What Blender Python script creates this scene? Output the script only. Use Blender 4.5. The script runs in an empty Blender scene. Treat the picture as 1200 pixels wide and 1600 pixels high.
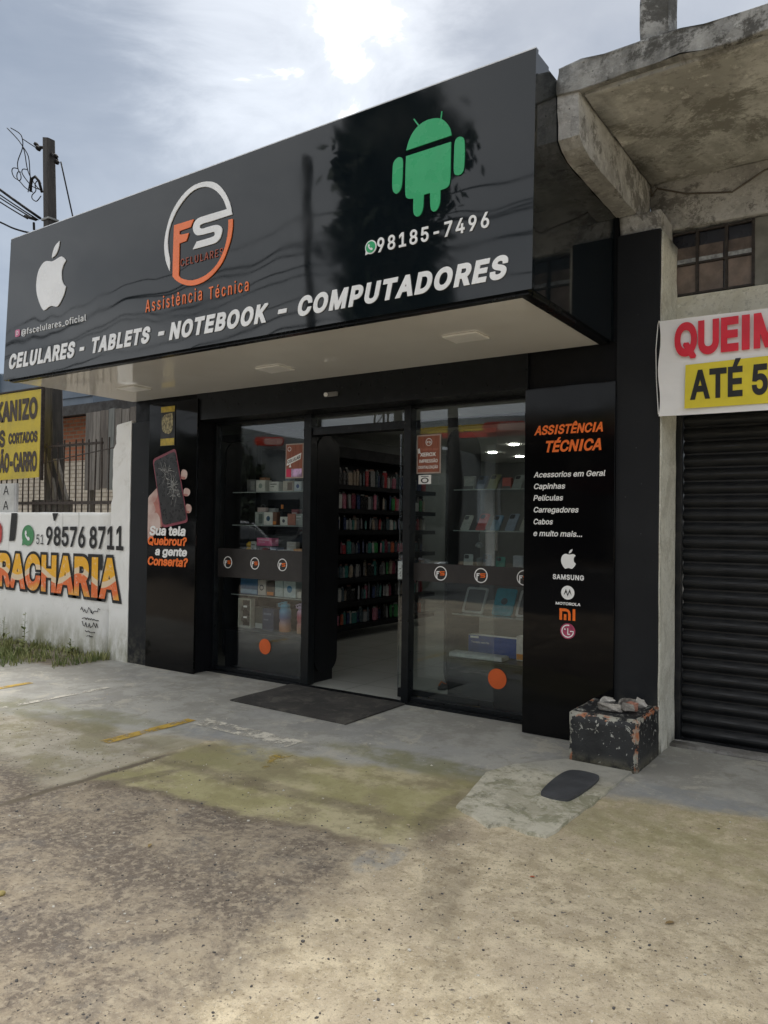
import bpy, bmesh, math, random, os
from mathutils import Vector, Matrix, noise as mnoise
from mathutils.geometry import delaunay_2d_cdt
import numpy as np
random.seed(7)
R = math.radians
sc = bpy.context.scene
col = sc.collection

# ------------------------------------------------------------------ camera, sky, sun, exposure
YAW, PITCH, ROLL = .5998, .0173, .0135
cy, sy, cp, sp = math.cos(YAW), math.sin(YAW), math.cos(PITCH), math.sin(PITCH)
F = Vector((-sy*cp, cy*cp, sp)); Rt = Vector((cy, sy, 0)); U = Rt.cross(F)
R2 = math.cos(ROLL)*Rt + math.sin(ROLL)*U; U2 = math.cos(ROLL)*U - math.sin(ROLL)*Rt
camd = bpy.data.cameras.new('camera'); cam = bpy.data.objects.new('camera', camd); col.objects.link(cam)
m = Matrix((R2, U2, -F)).transposed().to_4x4(); m.translation = Vector((0, -5.2579, 1.5)); cam.matrix_world = m
camd.sensor_fit = 'VERTICAL'; camd.sensor_height = 32; camd.lens = 32*1200.9/1600
camd.clip_end = 1500; camd.clip_start = .05
sc.camera = cam

SUN_EL, SUN_AZ = R(52), R(-35)      # azimuth measured from +Y towards +X
sd = Vector((math.sin(SUN_AZ)*math.cos(SUN_EL), math.cos(SUN_AZ)*math.cos(SUN_EL), math.sin(SUN_EL)))
w = bpy.data.worlds.new('World'); sc.world = w; w.use_nodes = True
wn = w.node_tree.nodes; wl = w.node_tree.links; wn.clear()
def WN(t, **k):
    n = wn.new(t)
    for a, b in k.items(): setattr(n, a, b)
    return n
def wset(inp, v):
    if hasattr(v, 'is_linked') or isinstance(v, bpy.types.NodeSocket): wl.new(v, inp)
    else: inp.default_value = v
def wmath(op, a, b=0.0, c=None):
    n = WN('ShaderNodeMath', operation=op); wset(n.inputs[0], a); wset(n.inputs[1], b)
    if c is not None: wset(n.inputs[2], c)
    return n.outputs[0]
def wsmooth(v, a, b, lo=0.0, hi=1.0):
    n = WN('ShaderNodeMapRange', interpolation_type='SMOOTHSTEP'); wset(n.inputs[0], v)
    for i, x in enumerate((a, b, lo, hi)): n.inputs[1+i].default_value = x
    return n.outputs[0]
def wmix(f, a, b):
    n = WN('ShaderNodeMix', data_type='RGBA'); wset(n.inputs[0], f); wset(n.inputs[6], a); wset(n.inputs[7], b)
    return n.outputs[2]
sky = WN('ShaderNodeTexSky', sky_type='NISHITA', sun_disc=False, sun_elevation=SUN_EL, sun_rotation=SUN_AZ)
tc = WN('ShaderNodeTexCoord'); sep = WN('ShaderNodeSeparateXYZ'); wl.new(tc.outputs['Generated'], sep.inputs[0])
zz = wmath('MAXIMUM', wmath('ADD', sep.outputs[2], .22), .16)
cmb = WN('ShaderNodeCombineXYZ'); wset(cmb.inputs[0], wmath('DIVIDE', sep.outputs[0], zz)); wset(cmb.inputs[1], wmath('DIVIDE', sep.outputs[1], zz))
def wnoise(s, d, dist=0.0, rough=.5, off=0.0):
    mp = WN('ShaderNodeMapping'); mp.inputs[1].default_value = (off, off*.7, 0); wl.new(cmb.outputs[0], mp.inputs[0])
    n = WN('ShaderNodeTexNoise'); wl.new(mp.outputs[0], n.inputs[0]); n.inputs['Scale'].default_value = s
    n.inputs['Detail'].default_value = d; n.inputs['Roughness'].default_value = rough; n.inputs['Distortion'].default_value = dist
    return n.outputs[0]
n1 = wnoise(.9, 5, .4, .48, 3.1); n2 = wnoise(3.4, 7, .6, .6, 9.0)
cl = wmath('ADD', wmath('MULTIPLY', n1, .8), wmath('MULTIPLY', n2, .2))
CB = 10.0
ccol = wmix(wsmooth(cl, .40, .64), (.092*CB, .109*CB, .134*CB, 1), (.165*CB, .182*CB, .205*CB, 1))
dp = WN('ShaderNodeVectorMath', operation='DOT_PRODUCT'); wl.new(tc.outputs['Generated'], dp.inputs[0]); dp.inputs[1].default_value = sd
# overcast sky: brighter towards the zenith and round the hidden sun
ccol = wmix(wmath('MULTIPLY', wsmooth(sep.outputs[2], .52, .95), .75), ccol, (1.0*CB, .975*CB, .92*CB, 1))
# the deck is thinner over the street side, opposite the dark bank behind the shop
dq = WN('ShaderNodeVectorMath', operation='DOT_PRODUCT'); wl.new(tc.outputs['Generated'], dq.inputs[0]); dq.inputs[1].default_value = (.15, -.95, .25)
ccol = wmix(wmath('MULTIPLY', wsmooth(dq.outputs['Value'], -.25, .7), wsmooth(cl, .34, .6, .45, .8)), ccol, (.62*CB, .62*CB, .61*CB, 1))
glow = wmath('MULTIPLY', wsmooth(dp.outputs['Value'], .955, .998), wsmooth(cl, .44, .60, .12, 1.0))
ccol = wmix(glow, ccol, (1.2*CB, 1.2*CB, 1.2*CB, 1))
# a break in the deck where the sun almost comes through, and thinner cloud to its right
gp = WN('ShaderNodeVectorMath', operation='DOT_PRODUCT'); wl.new(tc.outputs['Generated'], gp.inputs[0]); gp.inputs[1].default_value = (-.515, .563, .646)
ccol = wmix(wmath('MULTIPLY', wsmooth(sep.outputs[0], -.70, -.10), wsmooth(cl, .36, .62, .35, .95)), ccol, (.225*CB, .233*CB, .245*CB, 1))
gv = wmath('ADD', gp.outputs['Value'], wmath('ADD', wmath('MULTIPLY', wmath('SUBTRACT', n2, .5), .09), wmath('MULTIPLY', wmath('SUBTRACT', n1, .5), .10)))
ccol = wmix(wsmooth(gv, .955, 1.0, 0, .28), ccol, (.60*CB, .62*CB, .64*CB, 1))
ccol = wmix(wsmooth(gv, .994, 1.008), ccol, (1.25*CB, 1.25*CB, 1.25*CB, 1))
ccol = wmix(.07, ccol, sky.outputs[0])
# paler towards the horizon as clouds thin with distance
ccol = wmix(wmath('MULTIPLY', wsmooth(sep.outputs[2], .32, .0), .35), ccol, (.20*CB, .235*CB, .285*CB, 1))
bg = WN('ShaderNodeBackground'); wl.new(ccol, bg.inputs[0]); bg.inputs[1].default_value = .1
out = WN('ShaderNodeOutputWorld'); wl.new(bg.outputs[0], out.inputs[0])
sun = bpy.data.lights.new('sun', 'SUN'); sun.energy = 1.5; sun.angle = R(40); sun.color = (1, .96, .9)
so = bpy.data.objects.new('sun', sun); col.objects.link(so); so.rotation_euler = sd.to_track_quat('Z', 'Y').to_euler()
sc.view_settings.view_transform = 'Standard'; sc.view_settings.look = 'None'; sc.view_settings.gamma = 1
sc.view_settings.use_curve_mapping = False; sc.view_settings.exposure = 1.55
sc.render.engine = 'CYCLES'; sc.cycles.max_bounces = 8; sc.cycles.transparent_max_bounces = 16
sc.cycles.use_denoising = True

# ------------------------------------------------------------------ material helpers
class NT:
    def __init__(s, name, rough=.6, metal=0.0, spec=.5):
        s.m = bpy.data.materials.new(name); s.m.use_nodes = True; s.t = s.m.node_tree; s.n = s.t.nodes; s.l = s.t.links
        s.b = s.n['Principled BSDF']; s.b.inputs['Roughness'].default_value = rough; s.b.inputs['Metallic'].default_value = metal
        s.b.inputs['Specular IOR Level'].default_value = spec; s.tc = s.n.new('ShaderNodeTexCoord')
    def set(s, i, v):
        if isinstance(v, bpy.types.NodeSocket): s.l.new(v, i)
        elif isinstance(v, (tuple, list)) and len(v) == 3 and i.type == 'RGBA': i.default_value = (*v, 1)
        else: i.default_value = v
    def math(s, op, a, b=0.0, clamp=False):
        n = s.n.new('ShaderNodeMath'); n.operation = op; n.use_clamp = clamp; s.set(n.inputs[0], a); s.set(n.inputs[1], b); return n.outputs[0]
    def mix(s, f, a, b, mode='MIX'):
        n = s.n.new('ShaderNodeMix'); n.data_type = 'RGBA'; n.blend_type = mode; s.set(n.inputs[0], f); s.set(n.inputs[6], a); s.set(n.inputs[7], b); return n.outputs[2]
    def smooth(s, v, a, b, lo=0.0, hi=1.0):
        n = s.n.new('ShaderNodeMapRange'); n.interpolation_type = 'SMOOTHSTEP'; s.set(n.inputs[0], v)
        for i, x in enumerate((a, b, lo, hi)): n.inputs[1+i].default_value = x
        return n.outputs[0]
    def noise(s, scale, det=4, rough=.55, dist=0.0, off=(0, 0, 0), st=(1, 1, 1), src='Object'):
        mp = s.n.new('ShaderNodeMapping'); mp.inputs[1].default_value = off; mp.inputs[3].default_value = st
        s.l.new(s.tc.outputs[src], mp.inputs[0]); n = s.n.new('ShaderNodeTexNoise'); s.l.new(mp.outputs[0], n.inputs[0])
        n.inputs['Scale'].default_value = scale; n.inputs['Detail'].default_value = det; n.inputs['Roughness'].default_value = rough
        n.inputs['Distortion'].default_value = dist; return n.outputs[0]
    def voro(s, scale, feat='F1', off=(0, 0, 0), st=(1, 1, 1)):
        mp = s.n.new('ShaderNodeMapping'); mp.inputs[1].default_value = off; mp.inputs[3].default_value = st
        s.l.new(s.tc.outputs['Object'], mp.inputs[0]); n = s.n.new('ShaderNodeTexVoronoi'); n.feature = feat
        s.l.new(mp.outputs[0], n.inputs[0]); n.inputs['Scale'].default_value = scale; return n
    def xyz(s):
        n = s.n.new('ShaderNodeSeparateXYZ'); s.l.new(s.tc.outputs['Object'], n.inputs[0]); return n.outputs
    def bump(s, h, strength=.3, dist=.01, nrm=None):
        n = s.n.new('ShaderNodeBump'); n.inputs['Strength'].default_value = strength; n.inputs['Distance'].default_value = dist
        s.l.new(h, n.inputs['Height'])
        if nrm is not None: s.l.new(nrm, n.inputs['Normal'])
        s.l.new(n.outputs[0], s.b.inputs['Normal']); return n.outputs[0]
    def color(s, v): s.set(s.b.inputs['Base Color'], v); return s
_mc = {}
def plain(name, c, rough=.6, metal=0.0, var=.12, scale=9, bump=0.0, coat=0.0, emit=0.0, spec=.5):
    if name in _mc: return _mc[name]
    t = NT(name, rough, metal, spec)
    f = t.noise(scale, 5)
    a = tuple(max(0, x*(1-var)) for x in c); b = tuple(min(1, x*(1+var)) for x in c)
    t.color(t.mix(t.smooth(f, .3, .7), a, b))
    t.set(t.b.inputs['Roughness'], t.smooth(t.noise(scale*2.3, 4, off=(3, 1, 2)), .3, .7, max(.02, rough*.8), min(1, rough*1.2)))
    if bump: t.bump(t.noise(scale*6, 5), bump, .006)
    if coat: t.b.inputs['Coat Weight'].default_value = coat; t.b.inputs['Coat Roughness'].default_value = .04
    if emit: t.set(t.b.inputs['Emission Color'], (1, .95, .85)); t.b.inputs['Emission Strength'].default_value = emit
    _mc[name] = t.m; return t.m

def glossy_black(name, c=(.012, .013, .016), rough=.05, wave=.06, spec=.6, dirt=.25):
    t = NT(name, rough, 0, spec)
    t.color(t.mix(t.smooth(t.noise(2.2, 6, .65), .45, .75, 0, dirt), c, (.075, .072, .065)))
    t.set(t.b.inputs['Roughness'], t.smooth(t.noise(1.7, 6, .6, off=(4, 2, 1)), .35, .8, rough*.7, rough*2.6))
    t.bump(t.noise(.9, 2, .4, off=(2, 5, 1)), wave, .05)
    return t.m
M_FASCIA = glossy_black('black_gloss_panel', (.005, .008, .0105), .035, .20, .54, .07)
M_PANEL = glossy_black('black_acrylic', (.003, .003, .0035), .05, .25, .22, .04)
M_FRAME = plain('black_aluminium', (.006, .0075, .009), .34, 0, .25, 12, spec=.3)
M_DARKP = glossy_black('charcoal_panel', (.006, .007, .009), .22, .1, .25, .08)
M_BLACK = plain('matt_black', (.005, .0055, .007), .55, 0, .25, 6, spec=.2)
M_DISPLAY = plain('display_black_board', (.007, .0075, .009), .35, 0, .25, 5, spec=.25)
M_WHITE = plain('white_acrylic', (.86, .87, .87), .25, 0, .05, 4)
M_ORANGE = plain('orange_acrylic', (.90, .20, .05), .28, 0, .06, 4)
M_GREEN = plain('green_acrylic', (.035, .40, .16), .28, 0, .06, 4)
M_PRINTW = plain('white_print', (.88, .88, .87), .4, 0, .04, 8)
M_PRINTO = plain('orange_print', (.92, .17, .015), .4, 0, .05, 8)
M_PRINTK = plain('black_print', (.012, .012, .012), .5, 0, .2, 8)
M_PINK = plain('pink_print', (.62, .12, .22), .4, 0, .1, 20)

def soffit_mat():
    t = NT('soffit_panel_cream', .07, 0, .8)
    c = t.mix(t.smooth(t.noise(1.1, 4), .3, .7), (.74, .72, .69), (.80, .79, .76))
    t.color(t.mix(t.smooth(t.noise(6, 6, .7), .62, .8, 0, .4), c, (.50, .46, .40)))
    t.bump(t.noise(.8, 2), .15, .05); return t.m
M_SOFFIT = soffit_mat()

def charcoal_wall():
    t = NT('charcoal_painted_plaster', .62, 0, .3)
    c = t.mix(t.smooth(t.noise(1.6, 7, .6), .35, .7), (.007, .0082, .0105), (.012, .0135, .016))
    z = t.xyz()[2]
    dirt = t.math('MULTIPLY', t.smooth(z, .5, 0), t.smooth(t.noise(9, 6, .7), .4, .7))
    c = t.mix(dirt, c, (.10, .095, .075))
    c = t.mix(t.smooth(t.voro(9, off=(.2, .1, .5)).outputs['Distance'], .05, .02, 0, .5), c, (.12, .12, .12))
    t.color(c); t.bump(t.noise(38, 6, .6), .25, .004); return t.m
M_CHAR = charcoal_wall()

def concrete_mat(name, base, dark, stain, scale=1.6, st=.6, bump=.5, moss=None):
    t = NT(name, .88, 0, .3)
    c = t.mix(t.smooth(t.noise(scale*2, 9, .7), .40, .60), dark, base)
    c = t.mix(t.smooth(t.noise(scale*.9, 9, .72, .5, off=(5, 3, 1)), .47, .60, 0, st), c, stain)
    if moss: c = t.mix(t.smooth(t.noise(scale*1.5, 10, .78, .3, off=(1, 8, 3)), .51, .58, 0, .85), c, moss)
    c = t.mix(t.smooth(t.noise(scale*14, 6, .75, off=(3, 3, 1)), .52, .64, 0, .45), c, tuple(x*.5 for x in dark))
    c = t.mix(t.smooth(t.noise(scale*9, 6, .75, off=(9, 3, 1)), .56, .66, 0, .5), c, tuple(min(1, x*1.35) for x in base))
    v = t.voro(scale*16, off=(.4, .1, .2)); sp_ = t.n.new('ShaderNodeSeparateColor'); t.l.new(v.outputs['Color'], sp_.inputs[0])
    pit = t.math('MULTIPLY', t.smooth(v.outputs['Distance'], .16, .08), t.smooth(sp_.outputs[0], .80, .84))
    c = t.mix(t.math('MULTIPLY', pit, .6), c, tuple(x*.3 for x in dark))
    t.color(c)
    t.bump(t.math('SUBTRACT', t.math('ADD', t.noise(scale*5, 9, .75), t.math('MULTIPLY', t.noise(scale*30, 5, .7), .35)), t.math('MULTIPLY', pit, .4)), bump, .02); return t.m
M_SLAB = concrete_mat('weathered_slab_edge', (.38, .38, .365), (.24, .24, .23), (.11, .11, .105), 1.4, .7, .8, (.05, .048, .042))
M_BEAM = concrete_mat('weathered_beam', (.54, .54, .53), (.41, .405, .39), (.24, .235, .225), 1.6, .55, .8, (.15, .145, .135))
M_SOFC = concrete_mat('stained_underside', (.60, .60, .57), (.46, .455, .43), (.28, .275, .25), 1.2, .65, .6, (.21, .205, .18))
M_CREAM = concrete_mat('cream_plaster', (.80, .78, .68), (.72, .70, .59), (.58, .55, .44), 2.0, .4, .3)
M_CREAMW = concrete_mat('cream_edge_strip', (.78, .77, .68), (.68, .67, .58), (.48, .46, .38), 4.0, .55, .6)

def white_wall():
    t = NT('white_painted_plaster', .75)
    c = t.mix(t.smooth(t.noise(1.5, 7, .6), .3, .7), (.82, .82, .79), (.88, .88, .86))
    c = t.mix(t.smooth(t.noise(3.2, 8, .75, .4, off=(2, 7, 1)), .54, .74, 0, .5), c, (.42, .40, .32))
    z = t.xyz()[2]
    low = t.math('MULTIPLY', t.smooth(z, .55, 0), t.smooth(t.noise(4.5, 7, .7, st=(1, 1, .4)), .3, .62))
    c = t.mix(low, c, (.30, .29, .19))
    streak = t.math('MULTIPLY', t.smooth(t.noise(7, 5, .6, st=(1, 1, .08)), .58, .72), t.smooth(z, .9, 1.6))
    c = t.mix(t.math('MULTIPLY', streak, .6), c, (.12, .12, .10))
    t.color(c); t.bump(t.noise(14, 8, .65), .4, .01); return t.m
M_WALL = white_wall()

def brick_mat(name, c1, c2, mortar, paint=None):
    t = NT(name, .85)
    mp = t.n.new('ShaderNodeMapping'); mp.inputs[2].default_value = (R(90), 0, 0); t.l.new(t.tc.outputs['Object'], mp.inputs[0])
    b = t.n.new('ShaderNodeTexBrick'); t.l.new(mp.outputs[0], b.inputs[0])
    b.inputs['Scale'].default_value = 2.4; b.inputs['Mortar Size'].default_value = .035; b.inputs['Row Height'].default_value = .19
    b.inputs['Brick Width'].default_value = .55; b.inputs['Mortar Smooth'].default_value = .3
    t.set(b.inputs['Color1'], c1); t.set(b.inputs['Color2'], c2); t.set(b.inputs['Mortar'], mortar)
    c = t.mix(t.smooth(t.noise(5, 7, .7), .4, .75, 0, .5), b.outputs[0], tuple(x*.45 for x in c1))
    t.color(c); t.bump(b.outputs['Fac'], -.8, .02); return t.m
M_BRICK = brick_mat('bare_red_brick', (.42, .15, .075), (.30, .105, .055), (.25, .20, .15))
M_BRICKW = brick_mat('whitewashed_brick', (.60, .54, .45), (.52, .46, .38), (.33, .28, .22))

def wood_mat(name, a, b):
    t = NT(name, .8)
    g = t.noise(7, 8, .7, .5, st=(3, 3, .22))
    c = t.mix(t.smooth(g, .3, .7), a, b)
    c = t.mix(t.smooth(t.noise(22, 5, .7, st=(2, 2, .1)), .55, .7, 0, .7), c, tuple(x*.35 for x in a))
    t.color(c); t.bump(g, .5, .008); return t.m
M_WOOD = wood_mat('weathered_grey_plank', (.10, .088, .075), (.20, .18, .16))
M_POLE = wood_mat('dark_weathered_pole', (.024, .022, .021), (.062, .055, .050))

def ground_mat():
    t = NT('forecourt_concrete', .86)
    X, Y, Z = t.xyz()
    wob = t.math('MULTIPLY', t.math('SUBTRACT', t.noise(1.3, 7, .6, off=(3, 1, 0)), .5), 1.0)
    wob2 = t.math('MULTIPLY', t.math('SUBTRACT', t.noise(5, 6, .65, off=(8, 2, 0)), .5), .55)
    wb = t.math('ADD', wob, wob2)
    def lin(a, b, c, k=1.0):   # a*x + b*y + c + k*wobble
        v = t.math('ADD', t.math('ADD', t.math('MULTIPLY', X, a), t.math('MULTIPLY', Y, b)), c)
        return t.math('ADD', v, t.math('MULTIPLY', wb, k))
    def blob(cx, cy_, rx, ry, k=.8, ang=0.0, soft=.45):
        ca, sa = math.cos(ang), math.sin(ang)
        dx = t.math('SUBTRACT', X, cx); dy = t.math('SUBTRACT', Y, cy_)
        u = t.math('DIVIDE', t.math('ADD', t.math('MULTIPLY', dx, ca), t.math('MULTIPLY', dy, sa)), rx)
        v = t.math('DIVIDE', t.math('SUBTRACT', t.math('MULTIPLY', dy, ca), t.math('MULTIPLY', dx, sa)), ry)
        d = t.math('SQRT', t.math('ADD', t.math('MULTIPLY', u, u), t.math('MULTIPLY', v, v)))
        return t.smooth(t.math('ADD', d, t.math('MULTIPLY', wb, k)), 1+soft, 1-soft)
    n_med = t.noise(3.0, 9, .72); n_fine = t.noise(26, 7, .75); n_big = t.noise(.7, 5, .6); n_br = t.smooth(t.noise(6.5, 9, .78, off=(2, 9, 4)), .42, .58)
    agg = t.voro(60, off=(.1, .2, 0)); grit = t.noise(85, 4, .7); grit2 = t.noise(48, 5, .75, off=(4, 1, 0)); grit3 = t.noise(150, 3, .7, off=(1, 1, 0))
    dk = t.smooth(grit2, .565, .64); lt = t.smooth(grit, .56, .66); pep = t.smooth(t.noise(30, 3, .6, off=(7, 7, 0)), .66, .70)
    # exposed aggregate, sandy beige with dark and pale grit
    sand = t.mix(t.smooth(t.noise(9, 9, .78), .40, .60), (.46, .375, .245), (.74, .63, .44))
    sand = t.mix(t.smooth(t.noise(2.0, 9, .72, off=(1, 1, 4)), .44, .60, 0, .6), sand, (.52, .43, .31))
    sand = t.mix(t.math('MULTIPLY', lt, .65), sand, (.82, .75, .60))
    sand = t.mix(t.math('MULTIPLY', dk, .75), sand, (.22, .17, .11))
    sand = t.mix(t.math('MULTIPLY', t.smooth(grit3, .56, .64), .4), sand, (.20, .16, .11))
    sand = t.mix(t.math('MULTIPLY', pep, .8), sand, (.085, .08, .08))
    # worn dark area at the left
    patchy = t.smooth(t.noise(2.6, 11, .82, .5, off=(7, 4, 0)), .44, .62)
    darkc = t.mix(patchy, (.150, .118, .090), (.39, .32, .225))
    darkc = t.mix(t.smooth(t.noise(3.6, 9, .75, .4, off=(3, 6, 0)), .50, .66, 0, .6), darkc, (.15, .138, .125))
    darkc = t.mix(t.math('MULTIPLY', t.smooth(n_fine, .46, .62), .75), darkc, (.44, .37, .27))
    darkc = t.mix(t.math('MULTIPLY', lt, .35), darkc, (.46, .41, .33))
    darkc = t.mix(t.math('MULTIPLY', dk, .8), darkc, (.075, .065, .055))
    c = sand
    dm = t.math('MULTIPLY', t.smooth(lin(-1, -.18, -2.5, 1.5), -.25, .3), t.smooth(lin(0, -1, -1.9, .5), -.15, .25))
    c = t.mix(dm, c, darkc)
    # greenish film on the old screed between kerb strip and aggregate
    olive = t.mix(t.smooth(n_med, .42, .58), (.31, .265, .15), (.54, .475, .29))
    olive = t.mix(t.smooth(t.noise(1.7, 8, .7, off=(5, 5, 0)), .46, .58, 0, .6), olive, (.36, .335, .14))
    olive = t.mix(t.math('MULTIPLY', dk, .35), olive, (.14, .115, .07))
    om = t.smooth(lin(-.12, 1, 2.02, .35), -.04, .06)
    om2 = t.smooth(lin(-1, 0, -1.95, .2), -.06, .08)
    om3 = t.smooth(lin(1, 0, 3.95, .15), -.05, .05)
    om_ = t.math('MULTIPLY', t.math('MULTIPLY', om, om2), om3)
    c = t.mix(om_, c, olive)
    edge = t.math('MULTIPLY', t.math('MULTIPLY', t.smooth(t.math('ABSOLUTE', lin(-.12, 1, 2.04, .35)), .055, .0), om2), om3)
    c = t.mix(t.math('MULTIPLY', edge, .5), c, (.15, .115, .07))
    # pale worn slab at far left with a lighter kerb strip along its edge
    pale = t.mix(t.smooth(n_med, .40, .60), (.36, .32, .235), (.54, .49, .39))
    pale = t.mix(t.smooth(t.noise(1.8, 9, .75, off=(4, 4, 4)), .46, .57, 0, .75), pale, (.31, .28, .16))
    pale = t.mix(t.math('MULTIPLY', dk, .4), pale, (.16, .13, .09))
    lm = t.math('MULTIPLY', t.smooth(lin(-1, 0, -3.98, .12), -.02, .03), t.smooth(lin(.10, 1, 3.15, .5), -.1, .25))
    c = t.mix(lm, c, pale)
    c = t.mix(t.math('MULTIPLY', t.math('MULTIPLY', t.smooth(t.math('ABSOLUTE', lin(-1, 0, -4.06, .10)), .07, .045), lm), .7), c, (.50, .44, .33))
    c = t.mix(t.math('MULTIPLY', t.smooth(t.math('ABSOLUTE', lin(-1, 0, -3.95, .12)), .04, .01), t.smooth(lin(0, -1, -1.75, .2), 0, .3)), c, (.15, .12, .08))
    # moss toward right side under the slab edge
    mossm = t.math('MULTIPLY', t.smooth(lin(0, 1, 1.65, .9), -.65, .35), t.smooth(lin(1, 0, 1.55, .3), -.2, .3))
    c = t.mix(t.math('MULTIPLY', mossm, t.smooth(t.noise(8, 9, .78, off=(2, 2, 9)), .42, .56, .15, .6)), c, (.36, .32, .16))
    # clean grey concrete near the facade
    grey = t.mix(t.smooth(t.noise(2.3, 10, .75, off=(6, 0, 2)), .42, .58), (.325, .315, .28), (.43, .42, .38))
    grey = t.mix(t.smooth(t.noise(1.1, 7, .7, off=(0, 4, 2)), .48, .62, 0, .35), grey, (.285, .29, .295))
    grey = t.mix(t.smooth(t.noise(3.4, 10, .78, .4, off=(9, 9, 2)), .54, .60, 0, .75), grey, (.52, .49, .41))
    grey = t.mix(t.smooth(t.noise(5, 9, .75, .4, off=(2, 9, 8)), .56, .63, 0, .5), grey, (.25, .24, .195))
    grey = t.mix(t.math('MULTIPLY', t.smooth(grit3, .5, .65), .25), grey, (.17, .165, .15))
    gm = t.smooth(lin(-.22, 1, .66, .42), -.10, .08)
    c = t.mix(gm, c, grey)
    # blue-grey spots of old paint
    for bx, by, rx, ry in ((-4.2, -1.42, .30, .13), (-3.5, -1.58, .22, .10), (-1.97, -2.38, .09, .17), (-1.0, -.72, .40, .13)):
        c = t.mix(t.math('MULTIPLY', t.math('MULTIPLY', blob(bx, by, rx, ry, .9, 0, .12), n_br), .55), c, (.27, .285, .295))
    # damp dark trails
    for bx, by, rx, ry, an, s in ((-1.90, -1.95, .13, .28, .3, .62), (-1.60, -2.42, .10, .36, .35, .42), (-1.35, -2.85, .07, .3, .5, .28), (-3.1, -1.98, 1.0, .07, .05, .5), (-3.72, -2.35, .05, .36, -.25, .6), (-2.05, -1.6, .07, .4, 0, .5), (-5.0, -1.85, .9, .10, 0, .35)):
        c = t.mix(t.math('MULTIPLY', t.math('MULTIPLY', blob(bx, by, rx, ry, 1.1, an, .35), t.smooth(t.noise(9, 9, .78, off=(bx, by, 0)), .38, .56, .45, 1)), s), c, (.135, .105, .07))
    # greenish algae band just in front of the clean strip
    for bx, by, rx, ry, s in ((-2.5, -1.1, .75, .16, .7), (-3.6, -1.75, .8, .16, .45), (-5.6, -1.75, .8, .2, .5), (-4.9, -1.5, .5, .12, .45), (-1.2, -1.35, .6, .2, .4)):
        c = t.mix(t.math('MULTIPLY', t.math('MULTIPLY', blob(bx, by, rx, ry, 1.4, 0, .3), t.smooth(n_med, .40, .56, .3, 1)), s), c, (.20, .195, .075))
    # soil along the white wall
    soil = t.mix(t.smooth(t.noise(9, 8, .7), .3, .7), (.12, .095, .065), (.26, .22, .16))
    sm = t.math('MULTIPLY', t.smooth(lin(-1, 0, -7.1, .3), -.1, .25), t.smooth(lin(0, 1, .62, .35), -.1, .15))
    c = t.mix(sm, c, soil)
    c = t.mix(t.smooth(n_big, .35, .7, .12, 0), c, (.12, .11, .09))
    t.color(c)
    inv = t.math('SUBTRACT', 1.0, gm)
    h = t.math('ADD', t.math('MULTIPLY', t.math('ADD', t.math('SUBTRACT', lt, dk), t.math('MULTIPLY', grit3, .8)), t.math('MULTIPLY', inv, .5)), t.math('MULTIPLY', n_fine, .8))
    h = t.math('ADD', h, t.math('MULTIPLY', t.noise(6, 6, .6), 1.2))
    t.bump(h, .5, .010)
    t.set(t.b.inputs['Roughness'], t.smooth(n_med, .3, .7, .72, .92))
    return t.m
M_GROUND = ground_mat()

def glass_mat(name, tint, base=.05, top=.9, rough=.0, wave=.0):
    m_ = bpy.data.materials.new(name); m_.use_nodes = True; nt = m_.node_tree; nt.nodes.clear(); l = nt.links
    o = nt.nodes.new('ShaderNodeOutputMaterial'); mx = nt.nodes.new('ShaderNodeMixShader')
    tr = nt.nodes.new('ShaderNodeBsdfTransparent'); tr.inputs[0].default_value = (*tint, 1)
    gl = nt.nodes.new('ShaderNodeBsdfGlossy'); gl.inputs['Roughness'].default_value = rough; gl.inputs[0].default_value = (.95, .97, 1, 1)
    lw = nt.nodes.new('ShaderNodeLayerWeight'); lw.inputs[0].default_value = .5
    p = nt.nodes.new('ShaderNodeMath'); p.operation = 'POWER'; l.new(lw.outputs['Facing'], p.inputs[0]); p.inputs[1].default_value = 5
    q = nt.nodes.new('ShaderNodeMath'); q.operation = 'MULTIPLY_ADD'; l.new(p.outputs[0], q.inputs[0]); q.inputs[1].default_value = top; q.inputs[2].default_value = base
    l.new(q.outputs[0], mx.inputs[0]); l.new(tr.outputs[0], mx.inputs[1]); l.new(gl.outputs[0], mx.inputs[2]); l.new(mx.outputs[0], o.inputs[0])
    if wave:
        t2 = nt.nodes.new('ShaderNodeTexCoord'); n = nt.nodes.new('ShaderNodeTexNoise'); n.inputs['Scale'].default_value = 1.1; n.inputs['Detail'].default_value = 1
        l.new(t2.outputs['Object'], n.inputs[0]); b = nt.nodes.new('ShaderNodeBump'); b.inputs['Strength'].default_value = wave; b.inputs['Distance'].default_value = .02
        l.new(n.outputs[0], b.inputs['Height']); l.new(b.outputs[0], gl.inputs['Normal'])
    return m_
M_GLASS = glass_mat('storefront_glass', (.93, .955, .95), .048, .8, 0, .12)
M_GLASS2 = glass_mat('clear_shelf_glass', (.90, .95, .93), .05, .8)
M_CLEARPL = glass_mat('clear_plastic', (.75, .78, .80), .12, .8, .15)

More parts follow.
